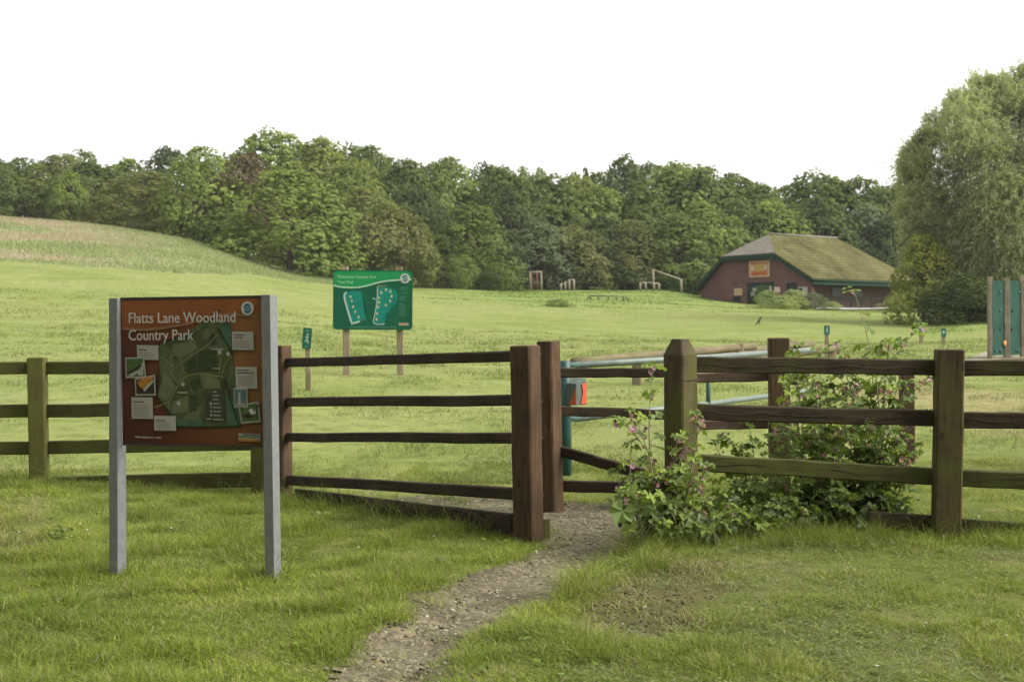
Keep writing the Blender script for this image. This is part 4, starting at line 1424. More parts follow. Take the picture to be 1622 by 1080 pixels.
K0 = Vector((K.x, K.y, 0))
W = on_line(K0, A_DIR, 1110.5)
corner_l = K0 + A_DIR * W
zK = K.z - .6                                             # walls run into the ground
eR = z_at(K0 - B_DIR * .3 - A_DIR * .5, 440.5)            # eave heights
eL = z_at(corner_l + A_DIR * .5, 457)
tR = on_line(K0, A_DIR, 1232.5); zR = z_at(K0 + A_DIR * tR, 400)
tL = on_line(K0, A_DIR, 1150); zL = z_at(K0 + A_DIR * tL, 406)
mid = K0 + A_DIR * (tR + tL) / 2
bA = on_line(mid, B_DIR, 1219); zA = z_at(mid + B_DIR * bA, 371)
bE = on_line(mid, B_DIR, 1327); zE = z_at(mid + B_DIR * bE, 377.5)
LEN = on_line(K0, B_DIR, 1452)
root = empty('pavilion', (K.x, K.y, hf(K.x, K.y)), 'red-brown brick pavilion with a big moss-covered half-hipped roof at the edge of the wood', 'building')


def brick_mat():
    m, nt, bs, nd, lk = new_mat('red_brick')
    tc = N(nt, 'ShaderNodeTexCoord'); sp = N(nt, 'ShaderNodeSeparateXYZ'); lk.new(tc.outputs['Object'], sp.inputs[0])
    cb = N(nt, 'ShaderNodeCombineXYZ'); ad = N(nt, 'ShaderNodeVectorMath', operation='DOT_PRODUCT'); ad.inputs[1].default_value = tuple(A_DIR + B_DIR)
    lk.new(tc.outputs['Object'], ad.inputs[0]); lk.new(ad.outputs['Value'], cb.inputs['X']); lk.new(sp.outputs['Z'], cb.inputs['Y'])
    b = N(nt, 'ShaderNodeTexBrick'); lk.new(cb.outputs[0], b.inputs['Vector'])
    b.inputs['Scale'].default_value = 1; b.inputs['Brick Width'].default_value = .8; b.inputs['Row Height'].default_value = .27; b.inputs['Mortar Size'].default_value = .02
    b.inputs['Color1'].default_value = (.1, .047, .04, 1); b.inputs['Color2'].default_value = (.115, .055, .047, 1); b.inputs['Mortar'].default_value = (.072, .04, .034, 1)
    n = noise(nt, .5, 5, tc.outputs['Object'], .6)
    c = mixc(nt, .5, b.outputs['Color'], ramp(nt, n, [(.3, (.75, .75, .75)), (.7, (1.25, 1.2, 1.2))]), 'MULTIPLY')
    lk.new(c, bs.inputs['Base Color']); bs.inputs['Roughness'].default_value = .85
    return m


def roof_mat():
    m, nt, bs, nd, lk = new_mat('mossy_tiles')
    tc = N(nt, 'ShaderNodeTexCoord'); geo = N(nt, 'ShaderNodeNewGeometry')
    n1 = noise(nt, .35, 6, tc.outputs['Object'], .62); n2 = noise(nt, 2.6, 5, tc.outputs['Object'], .7)
    sp = N(nt, 'ShaderNodeSeparateXYZ'); lk.new(tc.outputs['Object'], sp.inputs[0])
    wv = N(nt, 'ShaderNodeTexWave'); wv.bands_direction = 'Z'; wv.inputs['Scale'].default_value = 1.0; wv.inputs['Distortion'].default_value = .6; wv.inputs['Detail'].default_value = 2
    lk.new(tc.outputs['Object'], wv.inputs['Vector'])
    c = ramp(nt, n1, [(.32, (.046, .042, .015)), (.48, (.08, .075, .027)), (.68, (.115, .108, .05))])
    c = mixc(nt, .8, c, ramp(nt, n2, [(.3, (.42, .38, .3)), (.5, (.95, .93, .85)), (.7, (1.3, 1.3, 1.25))]), 'MULTIPLY')
    c = mixc(nt, .5, c, ramp(nt, wv.outputs['Fac'], [(.2, (.6, .6, .6)), (.6, (1.1, 1.1, 1.1))]), 'MULTIPLY')
    lk.new(c, bs.inputs['Base Color']); bs.inputs['Roughness'].default_value = .95; bs.inputs['Specular IOR Level'].default_value = .1
    bump(nt, bs, n2, .6, .15)
    return m


BRICK = brick_mat(); ROOF = roof_mat()
HIPM = plain('bare_grey_tiles', (.13, .117, .092), .9, .22, 2.2)
FASC = plain('dark_green_fascia', (.01, .034, .02), .7, .15, 3, spec=.1)
SOFF = plain('dark_soffit', (.05, .03, .025), .8, .15, 3)
GLASSD = plain('dark_door_glass', (.012, .022, .018), .3, .3, 2, spec=.3)
DGREEN = plain('dark_green_frame', (.008, .026, .017), .7, .15, 5, spec=.1)


def fp(t, z, o=0):                                        # point on the front plane, o metres proud of it
    return K0 + A_DIR * t - B_DIR * o + Vector((0, 0, z))


def sp_(b, z, o=0):                                       # point on the long side
    return K0 + B_DIR * b - A_DIR * o + Vector((0, 0, z))


loc = root.location
# walls
Fv = [fp(0, zK), fp(0, eR - .35), fp(tR, zR - .35), fp(tL, zL - .3), fp(W, eL - .3), fp(W, zK)]
bk = [v + B_DIR * LEN for v in Fv]
V = Fv + bk + [fp(2.0, zK) + B_DIR * .35, fp(2.0, eR + 1.2) + B_DIR * .35, fp(2.0, eR + 1.2) + B_DIR * LEN, fp(2.0, zK) + B_DIR * LEN, fp(0, zK) + B_DIR * .35, fp(0, eR - .35) + B_DIR * .35]
Fc = [(0, 1, 2, 3, 4, 5), (11, 10, 9, 8, 7, 6), (12, 15, 14, 13), (0, 16, 17, 1), (16, 12, 13, 17)] + [(i, i + 6, (i + 1) % 6 + 6, (i + 1) % 6) for i in (5, 4)]
wl = pyd('wall', [v - loc for v in V], Fc, BRICK, root, Matrix.Translation(loc))
# roof: main slopes, half hip, far hip
OV = .55
def ov(v, o=OV): return v - B_DIR * o
a1, a2 = ov(fp(-.5, eR)), ov(fp(tR, zR)); a3, a4 = ov(fp(tL, zL)), ov(fp(W + .5, eL))
apx = mid + B_DIR * bA + Vector((0, 0, zA)); end = mid + B_DIR * bE + Vector((0, 0, zE))
e1 = K0 - A_DIR * .5 + B_DIR * LEN + Vector((0, 0, eR - .1)); e4 = corner_l + A_DIR * .5 + B_DIR * LEN + Vector((0, 0, eL - .1))


def slab(name, pts, th, mat, parent):
    n_ = len(pts); dn = Vector((0, 0, -th))
    VV = [p - loc for p in pts] + [p + dn - loc for p in pts]
    FF = [tuple(range(n_)), tuple(range(2 * n_ - 1, n_ - 1, -1))] + [(i, i + n_, (i + 1) % n_ + n_, (i + 1) % n_) for i in range(n_)]
    bm = bmesh.new(); vs = [bm.verts.new(v) for v in VV]
    for f in FF: bm.faces.new([vs[i] for i in f])
    return bm_obj(name, bm, mat, parent, Matrix.Translation(loc))


rf = slab('roof', [a1, e1, end, apx, a2], .16, ROOF, root)
slab('roof_slope', [a4, a3, apx, end, e4], .16, ROOF, rf)
slab('half_hip', [a2, apx, a3], .15, HIPM, rf)
slab('far_hip', [e1, e4, end], .15, ROOF, rf)
# ridge tiles
tube('ridge', [apx + Vector((0, 0, .02)), end + Vector((0, 0, .02))], .13, HIPM, rf, 8)
# green fascia boards under every front edge and along the side eave


def fascia(p, q, hgt=.42, out=.06):
    d_ = (q - p).normalized()
    nrm_ = Vector((d_.y, -d_.x, 0))
    if nrm_.dot(EYE - p) < 0: nrm_ = -nrm_
    nrm_.normalize()
    o_ = nrm_ * out
    pts = [p + Vector((0, 0, -.10)) + o_, q + Vector((0, 0, -.10)) + o_, q + Vector((0, 0, -.10 - hgt)) + o_, p + Vector((0, 0, -.10 - hgt)) + o_]
    th = -nrm_ * .05
    VV = [v - loc for v in pts] + [v + th - loc for v in pts]
    bm = bmesh.new(); vs = [bm.verts.new(v) for v in VV]
    for f in [(0, 1, 2, 3), (7, 6, 5, 4)] + [(i, (i + 1) % 4, (i + 1) % 4 + 4, i + 4) for i in range(4)]: bm.faces.new([vs[i] for i in f])
    return bm_obj('fascia', bm, FASC, root, Matrix.Translation(loc))


fascia(a1, a2); fascia(a2, a3); fascia(a3, a4, .45); fascia(a1, e1, .5)
# gutter along the side
tube('gutter', [a1 + Vector((0, 0, -.22)) - A_DIR * .12, e1 + Vector((0, 0, -.22)) - A_DIR * .12], .08, FASC, root, 8)


def tpx(px): return on_line(K0, A_DIR, px)


def front_box(name, pxa, pxb, ya, yb, out, depth, mat, parent=root):
    """box on the front wall between image columns and rows"""
    t0, t1 = tpx(pxb), tpx(pxa); c_ = K0 + A_DIR * (t0 + t1) / 2
    z1, z0 = z_at(c_, ya), z_at(c_, yb)
    M = Matrix.Translation(c_ - B_DIR * out + Vector((0, 0, (z0 + z1) / 2))) @ Matrix.Rotation(math.atan2(A_DIR.y, A_DIR.x), 4, 'Z')
    bm = bmesh.new(); box_bm(bm, Matrix.Identity(4), abs(t1 - t0), depth, z1 - z0)
    return bm_obj(name, bm, mat, parent, M, .008), c_, z0, z1


# entrance: dark green recess, glazed doors with notices
dr, c_, z0, z1 = front_box('door', 1185, 1226, 448.5, 482, .02, .12, DGREEN)
front_box('pane', 1187.5, 1196, 452, 480, .09, .05, GLASSD, dr); front_box('pane', 1199, 1221, 451.5, 474, .09, .05, plain('reflecting_glass', (.05, .085, .03), .15, .35, 1.5), dr)
front_box('notice', 1194, 1200, 456, 461, .13, .03, P_CARD, dr); front_box('notice', 1191, 1197.5, 462, 469, .13, .03, P_GREEK, dr); front_box('notice', 1220.5, 1224.5, 453, 460, .13, .03, P_CARD, dr)
front_box('lintel', 1183, 1228, 446.5, 448.3, .05, .14, SOFF, dr)
front_box('handle', 1197.3, 1198, 462, 472, .14, .05, P_GREEK, dr)
sg, c_, z0, z1 = front_box('sign_board', 1188.5, 1220.5, 413, 439, .06, .08, plain('sign_cream', (.42, .27, .19), .5, .12, 2))
front_box('sign_field', 1191.5, 1217.5, 415.5, 436.5, .12, .04, plain('sign_orange', (.38, .12, .05), .5, .3, 2.5), sg)
front_box('sign_panel', 1195, 1214, 419, 434, .15, .04, plain('sign_ochre', (.34, .22, .06), .5, .2, 3), sg)
front_box('sign_figure', 1192.5, 1195, 421, 429, .16, .03, P_WHITE, sg); front_box('sign_figure', 1213.5, 1216, 419.5, 427, .16, .03, P_WHITE, sg)
front_box('sign_stripe', 1194, 1214.5, 430, 434, .18, .03, plain('sign_red', (.35, .06, .025), .5, .2, 3), sg)
front_box('notice_board', 1164, 1177, 456.5, 468, .05, .08, plain('tan_notice', (.36, .27, .14), .6, .15, 3))
front_box('poster', 1227.5, 1237, 454.5, 463, .05, .05, plain('pink_poster', (.5, .37, .33), .6, .1, 3))
wn, *_ = front_box('window', 1247.5, 1262, 448, 462, .02, .1, DGREEN); front_box('pane', 1249.5, 1260, 450, 461, .08, .04, GLASSD, wn)
wn, *_ = front_box('window', 1265.5, 1280, 454.5, 468, .02, .1, plain('grey_white_frame', (.33, .33, .3), .5)); front_box('pane', 1267, 1272, 456, 467, .08, .04, GLASSD, wn); front_box('pane', 1273.5, 1278.5, 456, 467, .08, .04, plain('blind', (.3, .33, .28), .5), wn)
front_box('low_cabinet', 1164, 1172.5, 470.5, 477, .1, .2, DGREEN)
front_box('vent', 1162.5, 1167, 447, 451.5, .05, .1, SOFF)
for px, py in ((1191.5, 408.5), (1226.5, 409.5)):
    lb, c_, z0, z1 = front_box('floodlight', px - 2.6, px + 2.6, py - 2, py + 2, .28, .3, P_GREEK if px < 1200 else plain('blue_grey_lamp', (.1, .14, .18), .4))
# long side: door recess and windows in shade
for pa, pb, ya, yb, nm in ((1311, 1319, 447, 482, 'side_door'), (1345, 1360, 452, 468, 'side_window'), (1378, 1393, 453, 468, 'side_window')):
    b0, b1 = on_line(K0, B_DIR, pa), on_line(K0, B_DIR, pb); c_ = K0 + B_DIR * (b0 + b1) / 2
    za_, zb_ = z_at(c_, ya), z_at(c_, yb)
    M = Matrix.Translation(c_ + A_DIR * 1.97 + Vector((0, 0, (za_ + zb_) / 2))) @ Matrix.Rotation(math.atan2(B_DIR.y, B_DIR.x), 4, 'Z')
    bm = bmesh.new(); box_bm(bm, Matrix.Identity(4), b1 - b0, .1, za_ - zb_); bm_obj(nm, bm, GLASSD, root, M, .01)

# green railing along the side path
Y0_ = DK - 4
ra, rb = at(1298, 487, Y0_), at(1412, 486.5, Y0_ + 6)
ra.z, rb.z = hf(ra.x, ra.y), hf(rb.x, rb.y)
root2 = empty('railing', ra, 'dark green metal railing along the path beside the pavilion', 'railing')
up = Vector((0, 0, 1.05))
tube('rail', [ra + up, rb + up], .035, DGREEN, root2, 8); tube('rail', [ra + up * .15, rb + up * .15], .03, DGREEN, root2, 8)
Vb, Fb = [], []
for i in range(56):
    p = ra.lerp(rb, (i + .5) / 56)
    tube_data([p - ra + up * .15, p - ra + up], .014, 5, Vb, Fb)
pyd('bars', Vb, Fb, DGREEN, root2, Matrix.Translation(ra))
for i in range(8):
    p = ra.lerp(rb, i / 7)
    tube('post', [p - up * .1, p + up * 1.06], .04, DGREEN, root2, 8)

# pale tarmac path in front
V = []
for i in range(30):
    c_i = 1292 + (1490 - 1292) * i / 29
    for j, Y in enumerate((DK - 9.5, DK - 7, DK - 4.6)):
        Y = Y + .35 * math.sin(i * .5) + (c_i - 1292) * .008
        d = ray(c_i, hz(c_i)); x = d.x / d.y * Y
        V.append((x, Y, hf(x, Y) + .10))
Fc = [(i * 3 + j, i * 3 + j + 3, i * 3 + j + 4, i * 3 + j + 1) for i in range(29) for j in range(2)]
o = pyd('tarmac_path', V, Fc, plain('pale_tarmac', (.27, .25, .23), .9, .15, 3)); o['kind'] = 'structure'

# ------------------------------------------------------------------ trim trail equipment on the skyline of the field
POLE = plain('sunbleached_timber', (.2, .175, .12), .8, .2, 6)
REDR = plain('faded_red_rope', (.2, .055, .04), .6, .2, 6)


def frame_thing(name, label, cat, Y, foot, parts):
    g = at(*foot, Y); g.z = hf(g.x, g.y)
    root = empty(name, g, label, cat)
    # rows are measured from the foot row so that the frame stands on the ground
    for (nm, p, q, r, mt, *dy) in parts:
        D = dy[0] if dy else 0
        a = at(p[0], p[1], Y + D); b = at(q[0], q[1], Y + D)
        off = g.z - at(foot[0], foot[1], Y).z
        a.z += off; b.z += off
        tube(nm, [a, b], r, mt, root, 8)
    return root


YE = 138.0
frame_thing('pull_up_frame', 'tall timber climbing frame with red ropes, leftmost frame on the field crest', 'exercise frame', YE, (848, 459),
            [('post', (840.2, 461), (839.6, 429), .13, POLE), ('post', (857.6, 461), (857, 429), .13, POLE), ('crossbar', (836.5, 430.3), (859, 429.6), .12, POLE), ('rope', (842.6, 461), (842.4, 431), .06, REDR, .3), ('rope', (850.3, 461), (850.3, 431), .1, REDR, .4), ('rung', (841, 446), (857, 445.6), .03, POLE)])
frame_thing('step_bars', 'three timber bars stepping up in height, right of the tall red-roped frame', 'exercise bars', YE - 1, (899, 462),
            [('post', (888.6, 463), (888.4, 450), .12, POLE), ('post', (895.4, 463), (895, 446.6), .12, POLE), ('post', (902, 463), (901.6, 443.5), .12, POLE), ('post', (909.2, 463), (908.8, 443.5), .12, POLE),
             ('bar', (888.4, 451.6), (895.3, 451.4), .07, POLE), ('bar', (895, 448.4), (902, 448.4), .07, POLE), ('bar', (901.6, 444), (909, 444), .08, POLE)])
frame_thing('low_bar_frame', 'low timber frame of short posts below the sloping beam, left of the pavilion', 'exercise frame', YE, (1028, 460),
            [('post', (1014, 461), (1014, 447.6), .12, POLE), ('post', (1022.6, 461), (1022.6, 447), .12, POLE), ('post', (1036, 461), (1036, 449), .12, POLE), ('post', (1043.6, 461), (1043.6, 448.4), .12, POLE),
             ('bar', (1013, 448.4), (1022.8, 447.2), .08, POLE), ('bar', (1022.6, 447.4), (1044, 449), .09, POLE)])
frame_thing('sloping_beam', 'tall timber post with a beam sloping down to a lower post, left of the pavilion', 'exercise frame', YE + 1, (1060, 460),
            [('post', (1035.2, 461), (1034.6, 424.6), .13, POLE), ('post', (1079, 461), (1078.6, 440), .14, POLE), ('beam', (1034.4, 425.8), (1080.5, 442), .11, POLE)])
frame_thing('low_hurdles', 'long dark low rail on splayed legs crossing the bright bank in front of the wood', 'low rail', 112, (962, 476),
            [('rail', (932, 469), (992, 470), .045, P_LEG), ('leg', (934, 468.6), (929, 476), .05, P_LEG), ('leg', (934.4, 468), (936, 476), .06, P_LEG), ('leg', (947.5, 469), (948, 476.5), .05, P_LEG), ('leg', (963.5, 469.4), (964, 474), .06, P_LEG),
             ('leg', (976, 469), (976.4, 475), .05, P_LEG), ('leg', (987, 469), (988, 477), .06, P_LEG), ('leg', (991.6, 469), (996, 477), .05, P_LEG)])

# ------------------------------------------------------------------ a bird on the grass
g = at(1202.5, 515, 78); g.z = hf(g.x, g.y)
CROW = plain('dark_feathers', (.028, .03, .018), .6, .2, 20)
bm = bmesh.new()
r = bmesh.ops.create_uvsphere(bm, u_segments=14, v_segments=10, radius=1)
for v in r['verts']:
    z = v.co.z
    v.co = Vector((v.co.x * .075, v.co.y * .085 * (1 - .25 * z), z * .17))
bmesh.ops.transform(bm, matrix=Matrix.Translation((0, 0, .25)) @ Matrix.Rotation(R(28), 4, 'Y'), verts=r['verts'])
r = bmesh.ops.create_uvsphere(bm, u_segments=12, v_segments=8, radius=.062)
bmesh.ops.transform(bm, matrix=Matrix.Translation((.1, 0, .43)), verts=r['verts'])
r = bmesh.ops.create_cone(bm, segments=8, radius1=.022, radius2=.003, depth=.09)
bmesh.ops.transform(bm, matrix=Matrix.Translation((.185, 0, .425)) @ Matrix.Rotation(R(95), 4, 'Y'), verts=r['verts'])
box_bm(bm, Matrix.Translation((-.14, 0, .1)) @ Matrix.Rotation(R(38), 4, 'Y'), .05, .07, .2)
for s in (-.03, .03):
    r = bmesh.ops.create_cone(bm, segments=6, radius1=.01, radius2=.012, depth=.16)
    bmesh.ops.transform(bm, matrix=Matrix.Translation((.01, s, .07)), verts=r['verts'])
o = bm_obj('crow', bm, CROW, None, Matrix.Translation(g), 0, True)
tag(o, 'small dark bird standing upright on the pale field below the pavilion', 'bird')

# ------------------------------------------------------------------ pylon far beyond the wood
YP = 620
STEELP = plain('haze_paled_steel', (.62, .63, .64), .5, .05, 1)  # light grey puts the fading of distance haze into the steel colour
gx_, gz_ = at(1160, 262, YP).x, at(1160, 253, YP).z
zb = hf(gx_, YP)
root = empty('pylon', (gx_, YP, zb), 'pale lattice power pylon just showing over the treetops', 'pylon')
V, Fc = [], []
o0 = Vector((gx_, YP, zb)); H = gz_ - zb
lv = 12; bw0, bw1 = 3.2, .5
for sx in (-1, 1):
    for sy in (-1, 1):
        tube_data([Vector((sx * bw0, sy * bw0, 0)), Vector((sx * bw1, sy * bw1, H * .93)), Vector((0, 0, H))], .13, 4, V, Fc)
for k in range(lv):
    t0, t1 = k / lv, (k + 1) / lv
    w0, w1 = bw0 + (bw1 - bw0) * t0, bw0 + (bw1 - bw0) * t1
    for (sa, sb) in (((-1, -1), (1, -1)), ((1, -1), (1, 1)), ((1, 1), (-1, 1)), ((-1, 1), (-1, -1))):
        tube_data([Vector((sa[0] * w0, sa[1] * w0, H * .93 * t0)), Vector((sb[0] * w1, sb[1] * w1, H * .93 * t1))], .08, 4, V, Fc)
pyd('tower', V, Fc, STEELP, root, Matrix.Translation(o0))
za_ = at(1160, 266, YP).z - zb
V, Fc = [], []
for s in (-1, 1):
    for yy in (-.6, .6):
        tube_data([Vector((0, yy, za_ + .9)), Vector((s * 7.5, 0, za_))], .12, 4, V, Fc)
        tube_data([Vector((0, yy, za_ - .3)), Vector((s * 7.5, 0, za_))], .12, 4, V, Fc)
pyd('cross_arm', V, Fc, STEELP, root, Matrix.Translation(o0))
# ------------------------------------------------------------------ trees and bushes
LEAF = leaf_mat('leaf', None, .4, .28, spec=.1)
BARK = plain('bark', (.075, .06, .042), .9, .3, 4, spec=.1)
trng = np.random.RandomState(21)


def unit(v): return v / np.maximum(np.linalg.norm(v, axis=-1, keepdims=True), 1e-9)


def leaf_quads(P, Nn, size, asp, rg, hang=None):
    n = len(P)
    r = unit(rg.normal(size=(n, 3)))
    t = unit(np.cross(Nn, r))
    if hang is not None:
        t = unit(t * (1 - hang) + np.array([0, 0, -1.0]) * hang); Nn = unit(Nn - t * (Nn * t).sum(-1, keepdims=True))
    b = np.cross(Nn, t)
    s = size[:, None]
    V = np.stack([P - t * s, P + b * s * asp, P + t * s, P - b * s * asp], 1)
    return V.reshape(-1, 3)


def crown_mesh(name, seed, ncl, nleaf, prof, leaf=.05, rough=.75, cl=(.2, .36), up=.25, asp=.6, hang=None, skirt=.0, twig=.1):
    """Crown of unit radius and height 2 (z 0..2): leaf clumps over the crown's volume, each a ball of small leaf faces."""
    rg = np.random.RandomState(seed)
    C, Rr = [], []
    while len(C) < ncl:
        z = rg.rand() ** .9 * 2
        pr = np.interp(z, [p[0] for p in prof], [p[1] for p in prof])
        a = rg.uniform(0, 2 * np.pi)
        lump = 1 + .09 * math.sin(2 * a + seed) + .08 * math.sin(5 * a + z * 4 + seed * 2)
        r = pr * lump * (1 - .5 * rg.rand() ** 2.4)
        rad = rg.uniform(*cl) * (.7 + .5 * pr)
        p = np.array([math.cos(a) * r, math.sin(a) * r, z])
        C.append(p); Rr.append(rad)
    C = np.array(C); Rr = np.array(Rr)
    w = Rr ** 2; w /= w.sum()
    n = nleaf
    # sprays: small leaf bunches sitting on each clump, then leaves about each spray
    ns_ = max(300, n // 9)
    si = rg.choice(len(C), ns_, p=w)
    sd_ = unit(rg.normal(size=(ns_, 3)) + unit(C[si] - np.array([0, 0, .75])) * .55 + np.array([0, 0, up]))
    srad = Rr[si] * (1 - rough * .4 * rg.rand(ns_) ** 2.2) * (1 + .3 * (rg.rand(ns_) < twig) * rg.rand(ns_))
    SP = C[si] + sd_ * srad[:, None] * np.array([1, 1, .82])
    sr = rg.uniform(.022, .05, ns_)
    k_ = rg.randint(0, ns_, n); ci = si[k_]
    dl = unit(rg.normal(size=(n, 3)) + sd_[k_] * .6 + np.array([0, 0, .35]))
    P = SP[k_] + dl * (sr[k_] * rg.rand(n) ** .5)[:, None] * np.array([1.25, 1.25, .7])
    gl = unit(SP[k_] * np.array([1, 1, 1.1]) - np.array([0, 0, .7]))
    d = unit(dl * .45 + sd_[k_] * .75 + gl * .8)
    P[:, 2] = np.maximum(P[:, 2], -.04 + .05 * rg.rand(n))
    Nn = unit(d + rg.normal(size=(n, 3)) * .34 + np.array([0, 0, .25]))
    size = leaf * rg.uniform(.55, 1.25, n)
    V = leaf_quads(P, Nn, size, asp, rg, hang)
    rnd = np.clip(.5 + .16 * rg.normal(size=len(C))[ci] + .16 * rg.normal(size=ns_)[k_] + .14 * rg.normal(size=n), 0, 1)
    me = np_mesh(name, V, np.arange(4 * n), 4, {'rnd': ('POINT', 'FLOAT', np.repeat(rnd, 4))})
    me.materials.append(LEAF)
    return me


def trunk_mesh(name, seed, nb=7, r0=.06, top=1.5, spread=.75):
    rr = random.Random(seed); V, Fc = [], []
    pts = [Vector((0, 0, -.12))]; p = Vector((0, 0, 0))
    for i in range(7):
        pts.append(p.copy()); p = p + Vector((rr.uniform(-.05, .05), rr.uniform(-.05, .05), top / 6))
    tube_data(pts, [r0 * 1.5, r0 * 1.2] + [r0 * (1 - .13 * i) for i in range(1, 7)], 8, V, Fc)
    for k in range(nb):
        i = rr.randint(2, 6); b = pts[i]; a = k * 2.4 + rr.uniform(-.4, .4); L = rr.uniform(.5, 1) * spread
        q = [b, b + Vector((math.cos(a) * L * .4, math.sin(a) * L * .4, L * .35)), b + Vector((math.cos(a) * L, math.sin(a) * L, L * rr.uniform(.4, .75)))]
        tube_data(q, [r0 * .5, r0 * .35, r0 * .12], 6, V, Fc)
    me = bpy.data.meshes.new(name); me.from_pydata([tuple(v) for v in V], [], Fc); me.update(); me.materials.append(BARK)
    me.polygons.foreach_set('use_smooth', [True] * len(me.polygons))
    return me


ROUND = [(0, .5), (.25, .8), (.7, 1.0), (1.2, .9), (1.6, .62), (1.9, .28), (2, .08)]
TALL = [(0, .6), (.3, .9), (.8, .95), (1.3, .82), (1.7, .55), (2, .12)]
DOME = [(0, .95), (.5, 1.0), (1.0, .92), (1.5, .68), (1.85, .35), (2, .1)]
CONE = [(0, .9), (.4, .8), (1.0, .5), (1.6, .22), (2, .03)]
CR = {
    'a': crown_mesh('crown', 1, 120, 34000, ROUND, .030, cl=(.17, .31)),
    'b': crown_mesh('crown', 2, 130, 34000, TALL, .029, cl=(.15, .27)),
    'c': crown_mesh('crown', 3, 110, 34000, DOME, .030, cl=(.18, .32)),
    'd': crown_mesh('crown', 4, 150, 34000, ROUND, .028, cl=(.14, .26), twig=.2),
    'e': crown_mesh('crown', 5, 120, 32000, TALL, .029, cl=(.14, .28), twig=.25),
    'f': crown_mesh('crown', 6, 160, 32000, DOME, .026, cl=(.11, .22), twig=.3),
    'cone': crown_mesh('crown', 7, 80, 9000, CONE, .045, cl=(.1, .22)),
    'bush': crown_mesh('crown', 8, 70, 14000, DOME, .042, cl=(.18, .34), twig=.3),
    'grassy': crown_mesh('crown', 9, 60, 16000, DOME, .07, cl=(.25, .4), asp=.12, twig=.4),
}
TR = [trunk_mesh('trunk', i) for i in range(3)]
GC = {'mid': (0.143, 0.188, 0.056), 'bright': (0.200, 0.260, 0.069), 'yel': (0.215, 0.255, 0.067), 'dark': (0.090, 0.125, 0.049), 'olive': (0.176, 0.192, 0.072), 'copper': (0.149, 0.125, 0.078), 'pale': (0.220, 0.268, 0.146),
      'deep': (0.112, 0.157, 0.056), 'grey': (0.156, 0.199, 0.110), 'gold': (0.259, 0.285, 0.069), 'tuss': (0.297, 0.353, 0.151)}


def tree(name, px, top, base, wpx, Y, cr, col, label, cat='tree', group='trees of the wood behind the field', trunk=True, rz=None, dep=1.0, low=.0):
    g = at(px, base, Y); zg = hf(g.x, g.y)
    zt = at(px, top, Y).z
    zb = min(zg, at(px, base, Y).z) if base else zg
    H = zt - zb; Rx = wpx * Y / F / 2
    root = empty(name, (g.x, g.y, zb), label, cat, group)
    rz = trng.uniform(0, 6.28) if rz is None else rz
    rt = Matrix.Rotation(rz, 4, 'Z')
    cz = low * H
    o = link('crown' if cat == 'tree' else 'foliage', CR[cr], None, root, Matrix.Translation((g.x, g.y, zb + cz)) @ rt @ Matrix.Diagonal((Rx, Rx * dep, (H - cz) / 2.04, 1)))
    c = Vector(GC[col]) * trng.uniform(.92, 1.08); o.color = (*c, 1)
    if trunk:
        link('trunk', TR[trng.randint(0, 3)], None, root, Matrix.Translation((g.x, g.y, zb)) @ Matrix.Diagonal((Rx, Rx, H / 2.04, 1)))
    return root


